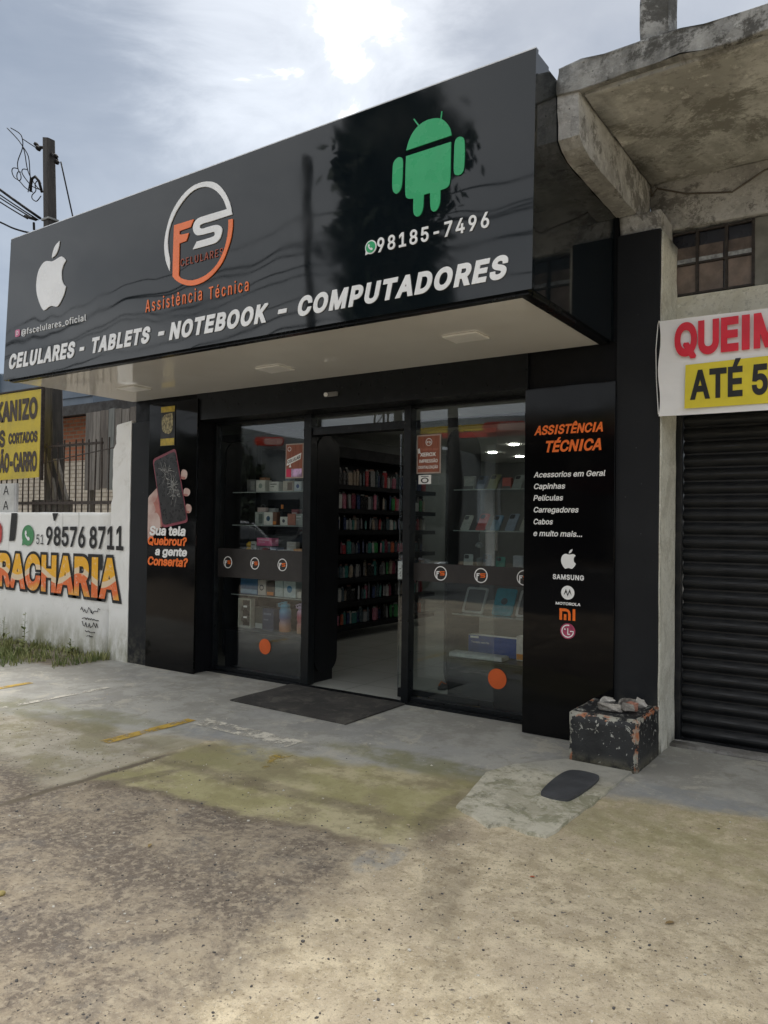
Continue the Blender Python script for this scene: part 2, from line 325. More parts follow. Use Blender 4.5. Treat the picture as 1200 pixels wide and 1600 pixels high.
# ------------------------------------------------------------------ mesh helpers
def finish(me, mt):
    if mt is not None: me.materials.append(mt)
    return me
def link(name, me, parent=None, loc=None, rot=None):
    o = bpy.data.objects.new(name, me); col.objects.link(o)
    if parent is not None: o.parent = parent
    if loc is not None: o.location = loc
    if rot is not None: o.rotation_euler = rot
    return o
def empty(name, loc=(0, 0, 0), rot=None):
    o = bpy.data.objects.new(name, None); col.objects.link(o); o.location = loc
    if rot: o.rotation_euler = rot
    o.empty_display_size = .1
    return o
def tag(o, label=None, cat=None, group=None, kind=None):
    if label: o['label'] = label
    if cat: o['category'] = cat
    if group: o['group'] = group
    if kind: o['kind'] = kind
    return o
def thing(name, label, cat, loc=(0, 0, 0), group=None, rot=None): return tag(empty(name, loc, rot), label, cat, group)
def fill_loops(loops):
    """triangles of the area inside 2D loops (non-zero winding), robust for concave and crossing outlines"""
    V = []; E = []; S0 = []; S1 = []
    for lp_ in loops:
        n0 = len(V); V += [Vector(p) for p in lp_]; n = len(lp_)
        E += [(n0+i, n0+(i+1) % n) for i in range(n)]
        S0 += [tuple(p) for p in lp_]; S1 += [tuple(lp_[(i+1) % n]) for i in range(n)]
    r = delaunay_2d_cdt(V, E, [], 0, 1e-7, False); ov, of = r[0], r[2]
    if not of: return [], []
    A_ = np.array(S0); B_ = np.array(S1); P = np.array([[v.x, v.y] for v in ov]); T_ = np.array([list(f) for f in of]); C_ = P[T_].mean(1)
    up = (A_[None, :, 1] <= C_[:, None, 1]) & (B_[None, :, 1] > C_[:, None, 1]); dn = (A_[None, :, 1] > C_[:, None, 1]) & (B_[None, :, 1] <= C_[:, None, 1])
    cr = (B_[None, :, 0]-A_[None, :, 0])*(C_[:, None, 1]-A_[None, :, 1])-(C_[:, None, 0]-A_[None, :, 0])*(B_[None, :, 1]-A_[None, :, 1])
    wn_ = (up & (cr > 0)).sum(1)-(dn & (cr < 0)).sum(1)
    return [(float(p[0]), float(p[1])) for p in P], [tuple(int(i) for i in t_) for t_, k in zip(T_, wn_) if k != 0]
class B:
    def __init__(s): s.bm = bmesh.new()
    def box(s, a, b, bev=0.0, jit=0.0):
        x0, y0, z0 = a; x1, y1, z1 = b
        r = bmesh.ops.create_cube(s.bm, size=1)
        for v in r['verts']:
            v.co = Vector((x0+(v.co.x+.5)*(x1-x0), y0+(v.co.y+.5)*(y1-y0), z0+(v.co.z+.5)*(z1-z0)))
            if jit: v.co += Vector([random.uniform(-jit, jit) for _ in range(3)])
        if bev:
            es = list({e for v in r['verts'] for e in v.link_edges})
            bmesh.ops.bevel(s.bm, geom=es, offset=bev, segments=2, affect='EDGES', profile=.5)
        return s
    def prism(s, pts, y0, y1, axis='y'):
        """pts (u,v) -> extruded along axis; for y: (x,z)"""
        def P(u, v, d): return {'y': (u, d, v), 'x': (d, u, v), 'z': (u, v, d)}[axis]
        a = [s.bm.verts.new(P(u, v, y0)) for u, v in pts]; b = [s.bm.verts.new(P(u, v, y1)) for u, v in pts]
        n = len(pts)
        if n > 4:
            vs, ts = fill_loops([pts])
            if len(vs) == n:
                mp = {(round(p[0], 6), round(p[1], 6)): i for i, p in enumerate(pts)}
                ix = [mp.get((round(v[0], 6), round(v[1], 6)), i) for i, v in enumerate(vs)]
                for t_ in ts:
                    t_ = [ix[i] for i in t_]
                    if len(set(t_)) == 3: s.bm.faces.new([a[i] for i in t_]); s.bm.faces.new([b[i] for i in t_[::-1]])
            else: s.bm.faces.new(a); s.bm.faces.new(b[::-1])
        else: s.bm.faces.new(a); s.bm.faces.new(b[::-1])
        for i in range(n): s.bm.faces.new((a[i], b[i], b[(i+1) % n], a[(i+1) % n]))
        return s
    def sheet(s, pts, d, axis='y'):
        def P(u, v): return {'y': (u, d, v), 'x': (d, u, v), 'z': (u, v, d)}[axis]
        if len(pts) > 4:
            vs, ts = fill_loops([pts]); q = [s.bm.verts.new(P(*v)) for v in vs]
            for t_ in ts: s.bm.faces.new([q[i] for i in t_])
        else: s.bm.faces.new([s.bm.verts.new(P(u, v)) for u, v in pts])
        return s
    def tube(s, pts, r, n=8, cap=True):
        pts = [Vector(p) for p in pts]; rings = []
        if not isinstance(r, (list, tuple)): r = [r]*len(pts)
        up = None
        for i, p in enumerate(pts):
            d = (pts[min(i+1, len(pts)-1)]-pts[max(i-1, 0)]).normalized()
            if up is None: up = d.orthogonal().normalized()
            a = (up - d*up.dot(d)); a = a.normalized() if a.length > 1e-5 else d.orthogonal().normalized()
            up = a; b = d.cross(a)
            rings.append([s.bm.verts.new(p+(a*math.cos(k*2*math.pi/n)+b*math.sin(k*2*math.pi/n))*r[i]) for k in range(n)])
        for q in range(len(rings)-1):
            for k in range(n): s.bm.faces.new((rings[q][k], rings[q][(k+1) % n], rings[q+1][(k+1) % n], rings[q+1][k]))
        if cap: s.bm.faces.new(rings[0][::-1]); s.bm.faces.new(rings[-1])
        return s
    def lathe(s, prof, c=(0, 0, 0), n=20):
        rings = []
        for r, z in prof: rings.append([s.bm.verts.new((c[0]+r*math.cos(k*2*math.pi/n), c[1]+r*math.sin(k*2*math.pi/n), c[2]+z)) for k in range(n)])
        for q in range(len(rings)-1):
            for k in range(n): s.bm.faces.new((rings[q][k], rings[q][(k+1) % n], rings[q+1][(k+1) % n], rings[q+1][k]))
        s.bm.faces.new(rings[0][::-1]); s.bm.faces.new(rings[-1]); return s
    def quad(s, vs):
        s.bm.faces.new([s.bm.verts.new(v) for v in vs]); return s
    def mesh(s, name, mt=None, smooth=False, norm=True):
        if norm: bmesh.ops.recalc_face_normals(s.bm, faces=s.bm.faces)
        me = bpy.data.meshes.new(name); s.bm.to_mesh(me); s.bm.free()
        if smooth:
            for p in me.polygons: p.use_smooth = True
        if mt is not None: me.materials.append(mt)
        return me
    def obj(s, name, mt, parent=None, smooth=False, loc=None, rot=None): return link(name, s.mesh(name, mt, smooth), parent, loc, rot)
def box(name, a, b, mt, parent=None, bev=0.0): return B().box(a, b, bev).obj(name, mt, parent)
def chaikin(pts, lim=60):
    o = []; n = len(pts)
    for i in range(n):
        a, b, c = Vector(pts[i-1]), Vector(pts[i]), Vector(pts[(i+1) % n])
        ang = math.degrees((b-a).angle(c-b)) if (b-a).length and (c-b).length else 0
        if ang > lim: o.append(tuple(b))
        else: o += [tuple(b*.75+a*.25), tuple(b*.75+c*.25)]
    return o
def smooth_poly(p, k=2, lim=60):
    for _ in range(k): p = chaikin(p, lim)
    return p
def circle(cx, cz, rx, rz=None, n=40, a0=0, a1=360):
    rz = rz or rx; full = abs(a1-a0) >= 360
    return [(cx+rx*math.cos(R(a0+(a1-a0)*i/(n if full else n-1))), cz+rz*math.sin(R(a0+(a1-a0)*i/(n if full else n-1)))) for i in range(n)]
def arc_band(cx, cz, r0, r1, a0, a1, n=40):
    return circle(cx, cz, r1, n=n, a0=a0, a1=a1)+circle(cx, cz, r0, n=n, a0=a0, a1=a1)[::-1]
def rrect(x0, z0, x1, z1, r, n=5):
    o = []
    for cx, cz, a in ((x1-r, z1-r, 0), (x0+r, z1-r, 90), (x0+r, z0+r, 180), (x1-r, z0+r, 270)):
        o += [(cx+r*math.cos(R(a+90*i/n)), cz+r*math.sin(R(a+90*i/n))) for i in range(n+1)]
    return o

# ------------------------------------------------------------------ lettering
FONT = None
try:
    fp = os.path.join(bpy.utils.system_resource('DATAFILES'), 'fonts', 'Inter.woff2')
    if os.path.exists(fp): FONT = bpy.data.fonts.load(fp)
except Exception: FONT = None
def raw_loops(s, res=3, spacing=1.0):
    c = bpy.data.curves.new('text', 'FONT'); c.body = s; c.size = 1; c.resolution_u = res; c.space_character = spacing
    if FONT: c.font = FONT
    c.dimensions = '2D'; c.fill_mode = 'NONE'
    o = bpy.data.objects.new('text', c); col.objects.link(o)
    dg = bpy.context.evaluated_depsgraph_get(); me = bpy.data.meshes.new_from_object(o.evaluated_get(dg))
    nb_ = {}
    for e in me.edges:
        a, b = e.vertices; nb_.setdefault(a, []).append(b); nb_.setdefault(b, []).append(a)
    done = set(); loops = []
    for v0 in sorted(nb_):
        if v0 in done: continue
        lp_ = [v0]; done.add(v0); nx = v0+1 if v0+1 in nb_[v0] else nb_[v0][0]
        while nx not in done:
            lp_.append(nx); done.add(nx); c2 = [q for q in nb_[nx] if q not in done]
            if not c2: break
            nx = c2[0]
        P = [Vector((me.vertices[i].co.x, me.vertices[i].co.y)) for i in lp_]
        Q = [p for i, p in enumerate(P) if (p-P[i-1]).length > 1e-4]
        if len(Q) > 2: loops.append(Q)
    bpy.data.objects.remove(o); bpy.data.curves.remove(c); bpy.data.meshes.remove(me); return loops
def area(P): return sum(P[i-1].x*P[i].y-P[i].x*P[i-1].y for i in range(len(P)))/2
def embolden(loops, k):
    if not k: return loops
    sg0 = 1 if sum(area(P) for P in loops) > 0 else -1; out = []
    for P in loops:
        n = len(P); Q = []
        for i in range(n):
            d0 = (P[i]-P[i-1]).normalized(); d1 = (P[(i+1) % n]-P[i]).normalized()
            n0 = Vector((d0.y, -d0.x))*sg0; n1 = Vector((d1.y, -d1.x))*sg0; m_ = n0+n1
            if m_.length < 1e-3: Q += [P[i]+n0*k, P[i]+n1*k]; continue
            m_.normalize(); c_ = m_.dot(n0)
            if c_ < .45: Q += [P[i]+(n0+d0*.6)*k, P[i]+(n1-d1*.6)*k]
            else: Q.append(P[i]+m_*(k/c_))
        out.append(Q)
    return out
def cap_h(b): 
    if 0 not in _cap: zs = [p.y for P in raw_loops('H') for p in P]; _cap[0] = (min(zs), max(zs))
    return _cap[0][0]-b, _cap[0][1]+b
_cap = {}
def text_bm(s, x0, x1, z0, z1, bold=0.02, shear=0.0, y=0.0, depth=0.0, spacing=1.0, wob=0.0, z0b=None, z1b=None):
    """text in the XZ plane facing -Y; caps reach from z0 to z1, width fitted to x0..x1"""
    loops = embolden(raw_loops(s, 3, spacing), bold)
    lo, hi = cap_h(bold); xs = [p.x for P in loops for p in P]; a, b = min(xs), max(xs)
    if z0b is None: z0b = z0
    if z1b is None: z1b = z1
    def mp(p):
        u = (p.x-a)/(b-a); w_ = (p.y-lo)/(hi-lo); zb = z0+(z0b-z0)*u; zt = z1+(z1b-z1)*u
        z = zb+w_*(zt-zb); x = x0+u*(x1-x0)+shear*(z-zb); return (x, z)
    # fill glyph by glyph: group loops whose x ranges overlap
    L = sorted(([min(p.x for p in P), max(p.x for p in P), [P]] for P in loops), key=lambda q: q[0]); G = []
    for q in L:
        if G and min(G[-1][1], q[1])-max(G[-1][0], q[0]) > .3*min(G[-1][1]-G[-1][0], q[1]-q[0]): G[-1][1] = max(G[-1][1], q[1]); G[-1][2] += q[2]
        else: G.append(q)
    ch = [c for c in s if c != ' ']
    if len(ch) == len(G):       # a plain upright I instead of the font's slab-serif one
        for c, q in zip(ch, G):
            if c == 'I' and len(q[2]) == 1:
                cx_ = (q[0]+q[1])/2; hw = .047+bold; q[2] = [[Vector((cx_-hw, lo)), Vector((cx_+hw, lo)), Vector((cx_+hw, hi)), Vector((cx_-hw, hi))]]
    bm = bmesh.new()
    for q in G:
        vs, ts = fill_loops([[(p.x, p.y) for p in P] for P in q[2]]); used = {i for t_ in ts for i in t_}
        vv = {i: bm.verts.new((mp(Vector(vs[i]))[0], y, mp(Vector(vs[i]))[1])) for i in used}
        for t_ in ts: bm.faces.new([vv[i] for i in t_])
    for f in bm.faces:
        f.normal_update()
        if f.normal.y > 0: f.normal_flip()
    if depth:
        r = bmesh.ops.extrude_face_region(bm, geom=list(bm.faces))
        vs = [e for e in r['geom'] if isinstance(e, bmesh.types.BMVert)]
        bmesh.ops.translate(bm, verts=vs, vec=(0, -depth, 0))
        bmesh.ops.recalc_face_normals(bm, faces=bm.faces)
    return bm
def to_obj(bm, name, mt, parent):
    me = bpy.data.meshes.new(name); bm.to_mesh(me); bm.free(); me.materials.append(mt); return link(name, me, parent)
def lettering(s, x0, x1, z0, z1, mt, parent, name='lettering', **k): return to_obj(text_bm(s, x0, x1, z0, z1, **k), name, mt, parent)
def letters(s, x0, x1, z0, z1, mt, parent, **k):
    """each character becomes an object of its own"""
    shear = k.pop('shear', 0.0); bm = text_bm(s, x0, x1, z0, z1, **k)
    seen = set(); isl = []
    for v in bm.verts:
        if v in seen: continue
        st = [v]; seen.add(v); comp = []
        while st:
            q = st.pop(); comp.append(q)
            for e in q.link_edges:
                o = e.other_vert(q)
                if o not in seen: seen.add(o); st.append(o)
        isl.append([min(q.co.x for q in comp), max(q.co.x for q in comp), comp])
    isl.sort(key=lambda i: i[0]); grp = []
    for i in isl:
        if grp:
            g = grp[-1]; ov = min(g[1], i[1])-max(g[0], i[0])
            if ov > .5*min(g[1]-g[0], i[1]-i[0]): g[1] = max(g[1], i[1]); g[0] = min(g[0], i[0]); g[2] += i[2]; continue
        grp.append(i)
    for g in grp:
        vs = g[2]; ix = {v: n for n, v in enumerate(vs)}; fs = []
        done = set()
        for v in vs:
            for f in v.link_faces:
                if f not in done: done.add(f); fs.append([ix[q] for q in f.verts])
        me = bpy.data.meshes.new('letter'); me.from_pydata([(v.co.x+shear*(v.co.z-z0), v.co.y, v.co.z) for v in vs], [], fs)
        me.materials.append(mt); link('letter', me, parent)
    bm.free()

# ================================================================== GROUND
g = B().sheet([(-250, -200), (250, -200), (250, 250), (-250, 250)], 0, 'z').obj('ground', M_GROUND); tag(g, kind='structure')
M_ROAD = concrete_mat('road_asphalt', (.06, .06, .06), (.045, .045, .046), (.075, .072, .068), 1.2, .5, .4)
rd = B().sheet([(-250, -18.0), (250, -18.0), (250, -7.6), (-250, -7.6)], .004, 'z').obj('road', M_ROAD); tag(rd, kind='structure')
M_KERB = concrete_mat('kerb_concrete', (.32, .31, .29), (.22, .21, .2), (.15, .14, .12), 2, .5, .3)
kb = B().box((-250, -18.25, 0), (250, -18.0, .13)).obj('kerb', M_KERB); tag(kb, kind='structure')

# raised screed patch with a ragged broken edge
def patch():
    pts = [(-1.995, -1.62), (-2.05, -1.30), (-2.12, -1.03), (-2.06, -.80), (-1.93, -.62), (-1.80, -.44), (-1.40, -.44), (-1.405, -.60), (-1.415, -1.05), (-1.429, -1.41), (-1.442, -1.72), (-1.53, -1.735), (-1.60, -1.71), (-1.673, -1.70), (-1.73, -1.77), (-1.85, -1.70), (-1.92, -1.66)]
    P = []
    for i in range(len(pts)):
        a, b = Vector(pts[i]), Vector(pts[(i+1) % len(pts)])
        n = max(2, int((b-a).length/.035))
        for k in range(n):
            q = a.lerp(b, k/n); q += Vector((mnoise.noise(Vector((q.x*9, q.y*9, 3))), mnoise.noise(Vector((q.x*9, q.y*9, 8)))))*.012; P.append((q.x, q.y))
    bm = bmesh.new(); top = [bm.verts.new((x, y, .013)) for x, y in P]
    cx = sum(p[0] for p in P)/len(P); cy_ = sum(p[1] for p in P)/len(P)
    bot = [bm.verts.new((cx+(x-cx)*1.02, cy_+(y-cy_)*1.02, -.01)) for x, y in P]
    f = bm.faces.new(top); f.normal_update(); bmesh.ops.triangulate(bm, faces=[f])
    for i in range(len(P)): bm.faces.new((top[i], bot[i], bot[(i+1) % len(P)], top[(i+1) % len(P)]))
    bmesh.ops.recalc_face_normals(bm, faces=bm.faces)
    t = NT('pale_screed', .85)
    c = t.mix(t.smooth(t.noise(4, 9, .75), .42, .58), (.44, .41, .31), (.62, .585, .47))
    c = t.mix(t.smooth(t.noise(5, 10, .78, .5, off=(2, 1, 0)), .50, .58, 0, .75), c, (.25, .245, .15))
    c = t.mix(t.smooth(t.noise(9, 9, .75, .5, off=(6, 1, 0)), .55, .62, 0, .6), c, (.17, .165, .12))
    yy_ = t.xyz()[1]; c = t.mix(t.smooth(t.math('ADD', yy_, t.math('MULTIPLY', t.noise(5, 6, .7), .4)), -.75, -.45, 0, .8), c, (.38, .37, .33))
    t.color(c); t.bump(t.noise(14, 9, .75), .9, .02)
    o = to_obj(bm, 'screed_patch', t.m, None); tag(o, kind='structure')
patch()

# worn paint strips
def paint_mat(name, c, wear):
    t = NT(name, .7); t.color(t.mix(t.smooth(t.noise(8, 6), .3, .7), c, tuple(x*.75 for x in c)))
    mx = t.n.new('ShaderNodeMixShader'); tr = t.n.new('ShaderNodeBsdfTransparent'); o = t.n['Material Output']
    f = t.smooth(t.noise(7, 8, .75, off=(1, 1, 5)), wear, wear+.14)
    t.l.new(f, mx.inputs[0]); t.l.new(tr.outputs[0], mx.inputs[1]); t.l.new(t.b.outputs[0], mx.inputs[2]); t.l.new(mx.outputs[0], o.inputs[0]); return t.m
MY = paint_mat('worn_yellow_paint', (.55, .36, .06), .38); MYW = paint_mat('nearly_gone_yellow_paint', (.50, .36, .08), .5); MW = paint_mat('flaking_white_paint', (.72, .68, .58), .42)
for pts, mt_ in (([(-4.56, -1.99), (-4.46, -1.99), (-4.46, -1.22), (-4.55, -1.22)], MY), ([(-6.74, -1.75), (-6.64, -1.75), (-6.66, -1.2), (-6.74, -1.2)], MY),
                 ([(-4.4, -1.30), (-3.45, -1.34), (-3.45, -1.16), (-4.44, -1.13)], MW), ([(-3.45, -1.80), (-3.25, -1.80), (-3.25, -1.45), (-3.38, -1.45)], MYW), ([(-6.0, -2.2), (-5.94, -2.2), (-5.94, -.9), (-6.0, -.9)], MW)):
    tag(B().sheet(pts, .004, 'z').obj('ground_paint', mt_), kind='structure')

# ================================================================== SHOP BUILDING
shop = thing('shop_building', 'black fronted phone repair shop with a deep gloss fascia and open glass door', 'shop')
M_INW = plain('interior_grey_wall', (.13, .14, .135), .7, 0, .08, 2)
M_INC = plain('interior_ceiling', (.55, .56, .53), .7, 0, .05, 2)
box('pier', (-1.67, 0, 0), (-1.38, .40, 3.52), M_CHAR, shop, .004)
box('pier', (-2.325, .03, 0), (-1.672, .30, 2.79), M_BLACK, shop)
box('pier', (-6.885, .0, 0), (-6.575, .30, 2.56), M_CHAR, shop, .004)
box('pier', (-6.573, .03, 0), (-5.875, .30, 2.79), M_BLACK, shop)
box('lintel', (-5.873, .0, 2.522), (-2.327, .30, 2.79), M_FRAME, shop, .003)
box('lintel', (-6.885, .05, 2.565), (-6.575, .30, 2.79), M_BLACK, shop)
box('wall', (-7.2, .302, 0), (-7.0, 9.2, 3.9), M_INW, shop)
box('wall', (-7.0, .302, 0), (-5.94, .40, 2.95), M_BLACK, shop)
box('wall', (-1.55, .402, 0), (-1.49, 9.2, 3.9), M_INW, shop)
box('wall', (-7.0, 9.0, 0), (-1.55, 9.2, 3.9), M_INW, shop)
box('wall', (-6.885, .02, 2.79), (-1.672, .30, 4.0), M_BLACK, shop)
box('ceiling', (-7.0, .42, 2.80), (-1.55, 9.0, 2.90), M_INC, shop)
box('roof', (-7.2, .302, 3.9), (-1.72, 9.2, 3.99), M_BLACK, shop)
def tile_floor():
    t = NT('polished_floor_tile', .25)
    mp = t.n.new('ShaderNodeTexBrick'); t.l.new(t.tc.outputs['Object'], mp.inputs[0]); mp.offset = 0
    mp.inputs['Scale'].default_value = 1; mp.inputs['Brick Width'].default_value = .6; mp.inputs['Row Height'].default_value = .6; mp.inputs['Mortar Size'].default_value = .004
    t.set(mp.inputs['Color1'], (.42, .43, .40)); t.set(mp.inputs['Color2'], (.39, .40, .375)); t.set(mp.inputs['Mortar'], (.2, .2, .19))
    t.color(t.mix(t.smooth(t.noise(3, 6), .3, .7, 0, .35), mp.outputs[0], (.33, .335, .31))); return t.m
box('floor', (-7.0, .24, -.02), (-1.55, 9.0, .012), tile_floor(), shop)
# threshold strip
box('threshold', (-5.87, .19, 0), (-2.33, .238, .02), M_FRAME, shop)

# lit downlights, with unseen ones added near the front to brighten the interior
M_LAMP = plain('lit_downlight', (.9, .88, .82), .4, 0, .02, 3, emit=26)
for x, y in ((-5.12, 5.82), (-6.0, 6.84), (-5.9, 7.75), (-4.6, 3.2), (-2.6, 3.0)):
    o = B().lathe([(.07, 0), (.07, .012)], (x, y, 2.786), 20).obj('ceiling_light', M_LAMP)
    tag(o, {-5.12: 'round lit downlight in the shop ceiling, seen above the right window shelves nearest', -6.0: 'round lit downlight in the shop ceiling, the farther left of the distant ones', -5.9: 'round lit downlight at the very back of the shop ceiling', -4.6: 'round lit downlight in the shop ceiling just behind the door', -2.6: 'round lit downlight in the shop ceiling behind the right window'}[x], 'light', 'downlights in the shop ceiling')

# ================================================================== FASCIA SIGN
sign = thing('fascia_sign', 'large black gloss box sign with apple, round and robot emblems over the shopfront', 'sign', (-4.3, -1.4, 2.79))
SO = Vector((-4.3, -1.4, 2.79))
def sg(o): o.location = -SO; return o     # geometry of the sign is written in world units
Yf = -1.405
sg(B().prism([(-6.92, 2.79), (-1.687, 2.79), (-1.675, 4.10), (-6.84, 4.085)], Yf, Yf+.03).obj('front_panel', M_FASCIA, sign))
sg(B().prism([(Yf+.031, 2.79), (-1.205, 2.79), (-1.205, 4.10), (Yf+.031, 4.10)], -1.715, -1.685, 'x').obj('side_panel', M_FASCIA, sign))
sg(B().prism([(-1.202, 2.79), (-.002, 2.79), (-.002, 4.09), (-1.202, 4.09)], -1.715, -1.689, 'x').obj('side_panel', M_FASCIA, sign))
sg(B().prism([(Yf+.031, 2.79), (-.002, 2.79), (-.002, 4.08), (Yf+.031, 4.08)], -6.90, -6.87, 'x').obj('side_panel', M_FASCIA, sign))
M_ALU = plain('bare_aluminium_edge', (.55, .55, .55), .35, .8, .1, 20)
sg(B().prism([(-6.84, 4.086), (-1.675, 4.101), (-1.675, 4.108), (-6.84, 4.093)], Yf-.001, Yf+.035).obj('top_edge', M_ALU, sign))
sg(B().box((-6.86, Yf+.036, 4.02), (-1.72, -.005, 4.07)).obj('top_cover', M_BLACK, sign))
# soffit with black rim
sg(B().box((-6.868, Yf+.032, 2.775), (-1.72, Yf+.085, 2.80)).obj('rim', M_DARKP, sign))
sg(B().box((-1.78, Yf+.087, 2.775), (-1.717, -.004, 2.80)).obj('rim', M_DARKP, sign))
sg(B().box((-6.868, Yf+.087, 2.785), (-1.782, -.004, 2.80)).obj('soffit_panel', M_SOFFIT, sign))
M_LITE = plain('opal_light_cover', (.86, .85, .82), .35, 0, .05, 6)
for x, y in ((-4.33, -.55), (-2.48, -.68), (-6.15, -.55)):
    o = sg(B().box((x-.13, y-.10, 2.772), (x+.13, y+.10, 2.784), .004).obj('square_light', M_LITE, sign))

# lettering: cut acrylic pieces standing proud of the panel
YL = Yf-.002
kw = dict(y=YL, depth=.005)
T = [('CELULARES', -6.83, -5.83, 2.882, 3.018, -.0), ('-', -5.755, -5.695, 2.882, 3.015, 0), ('TABLETS', -5.595, -4.86, 2.886, 3.014, 0), ('-', -4.755, -4.69, 2.882, 3.014, 0),
     ('NOTEBOOK', -4.62, -3.63, 2.875, 3.006, 0), ('-', -3.53, -3.455, 2.875, 3.0, 0), ('COMPUTADORES', -3.355, -1.845, 2.872, 3.002, 0)]
for s, a, b, z0, z1, _ in T:
    n0 = set(sign.children); letters(s, a, b, z0, z1, M_WHITE, sign, bold=.040, shear=.22, spacing=1.16 if len(s) > 1 else 1, **kw)
    for o in sign.children:
        if o not in n0: sg(o)
n0 = set(sign.children); letters('98185-7496', -2.708, -1.945, 3.178, 3.266, M_WHITE, sign, bold=.016, spacing=1.2, **kw)
for o in sign.children:
    if o not in n0: sg(o)
n0 = set(sign.children); letters('Assistência', -4.90, -4.27, 3.128, 3.222, M_ORANGE, sign, bold=.002, spacing=1.4, **kw)
letters('Técnica', -4.195, -3.80, 3.120, 3.208, M_ORANGE, sign, bold=.002, spacing=1.35, **kw)
letters('@fscelulares_oficial', -6.625, -5.665, 3.172, 3.225, M_WHITE, sign, bold=.0, spacing=1.15, **kw)
letters('CELULARES', -4.505, -4.055, 3.415, 3.470, plain('dark_red_acrylic', (.35, .07, .03), .3, 0, .05, 5), sign, bold=.0, spacing=1.25, **kw)
for o in sign.children:
    if o not in n0: sg(o)
LOGO_W= [(-4.625, 3.402), (-4.667, 3.472), (-4.691, 3.565), (-4.693, 3.637), (-4.674, 3.722), (-4.632, 3.823), (-4.569, 3.897), (-4.491, 3.955), (-4.397, 3.993), (-4.304, 4.0), (-4.221, 3.989), (-4.145, 3.961), (-4.085, 3.913), (-4.033, 3.848), (-3.991, 3.772), (-3.97, 3.69), (-4.087, 3.689), (-4.198, 3.687), (-4.274, 3.69), (-4.3, 3.682), (-4.304, 3.667), (-4.28, 3.65), (-4.212, 3.653), (-4.13, 3.651), (-4.086, 3.634), (-4.067, 3.607), (-4.071, 3.577), (-4.091, 3.539), (-4.127, 3.52), (-4.179, 3.517), (-4.373, 3.518), (-4.332, 3.568), (-4.195, 3.568), (-4.15, 3.572), (-4.14, 3.585), (-4.148, 3.603), (-4.17, 3.605), (-4.302, 3.608), (-4.341, 3.618), (-4.369, 3.648), (-4.377, 3.687), (-4.359, 3.721), (-4.321, 3.74), (-4.26, 3.742), (-4.023, 3.74), (-4.053, 3.807), (-4.091, 3.857), (-4.144, 3.906), (-4.204, 3.941), (-4.273, 3.962), (-4.357, 3.964), (-4.435, 3.94), (-4.513, 3.89), (-4.583, 3.824), (-4.638, 3.736), (-4.656, 3.652), (-4.65, 3.568), (-4.623, 3.481)]
LOGO_O= [(-4.585, 3.742), (-4.367, 3.742), (-4.401, 3.69), (-4.507, 3.687), (-4.523, 3.683), (-4.523, 3.661), (-4.502, 3.654), (-4.419, 3.65), (-4.445, 3.596), (-4.521, 3.592), (-4.522, 3.348), (-4.49, 3.321), (-4.394, 3.289), (-4.294, 3.288), (-4.204, 3.309), (-4.13, 3.348), (-4.08, 3.396), (-4.041, 3.457), (-4.014, 3.534), (-4.005, 3.604), (-4.006, 3.661), (-3.963, 3.657), (-3.963, 3.59), (-3.978, 3.516), (-4.009, 3.45), (-4.05, 3.375), (-4.107, 3.323), (-4.188, 3.275), (-4.27, 3.252), (-4.362, 3.246), (-4.456, 3.267), (-4.545, 3.311), (-4.591, 3.355), (-4.591, 3.519)]
BOT_HEAD= [(-2.504, 3.757), (-2.488, 3.808), (-2.462, 3.852), (-2.42, 3.885), (-2.367, 3.902), (-2.304, 3.897), (-2.258, 3.88), (-2.222, 3.842), (-2.198, 3.8), (-2.193, 3.763)]
BOT_BODY= [(-2.504, 3.722), (-2.195, 3.726), (-2.196, 3.648), (-2.196, 3.489), (-2.216, 3.462), (-2.262, 3.46), (-2.263, 3.38), (-2.286, 3.344), (-2.312, 3.342), (-2.33, 3.368), (-2.332, 3.46), (-2.376, 3.459), (-2.378, 3.374), (-2.401, 3.338), (-2.428, 3.339), (-2.449, 3.364), (-2.448, 3.453), (-2.488, 3.46), (-2.508, 3.481), (-2.507, 3.638)]
BOT_ARM_L= [(-2.599, 3.708), (-2.569, 3.73), (-2.547, 3.73), (-2.526, 3.714), (-2.527, 3.643), (-2.531, 3.542), (-2.555, 3.513), (-2.577, 3.51), (-2.602, 3.538), (-2.601, 3.638)]
BOT_ARM_R= [(-2.172, 3.722), (-2.152, 3.741), (-2.125, 3.738), (-2.104, 3.716), (-2.105, 3.55), (-2.122, 3.519), (-2.154, 3.518), (-2.176, 3.535), (-2.173, 3.642)]
APPLE= [(-6.167, 3.757), (-6.112, 3.765), (-6.06, 3.777), (-6.024, 3.777), (-5.986, 3.754), (-5.965, 3.729), (-5.999, 3.701), (-6.02, 3.665), (-6.025, 3.619), (-6.016, 3.565), (-5.993, 3.531), (-5.957, 3.504), (-5.976, 3.451), (-6.011, 3.404), (-6.046, 3.367), (-6.082, 3.348), (-6.119, 3.358), (-6.164, 3.372), (-6.209, 3.365), (-6.254, 3.348), (-6.283, 3.345), (-6.324, 3.387), (-6.365, 3.451), (-6.395, 3.518), (-6.405, 3.586), (-6.396, 3.656), (-6.375, 3.711), (-6.338, 3.749), (-6.3, 3.773), (-6.255, 3.779), (-6.209, 3.769)]
APPLE_LEAF= [(-6.172, 3.789), (-6.166, 3.827), (-6.145, 3.867), (-6.116, 3.897), (-6.062, 3.917), (-6.071, 3.87), (-6.095, 3.827), (-6.128, 3.8)]
def emb(name, polys, mt, parent, lim=60, d=.006, k=2, y=YL):
    b = B()
    for p in polys: b.prism(smooth_poly(p, k, lim), y, y-d)
    return sg(b.obj(name, mt, parent)) if parent is sign else b.obj(name, mt, parent)
emb('apple_emblem', [APPLE, APPLE_LEAF], M_WHITE, sign, 55)
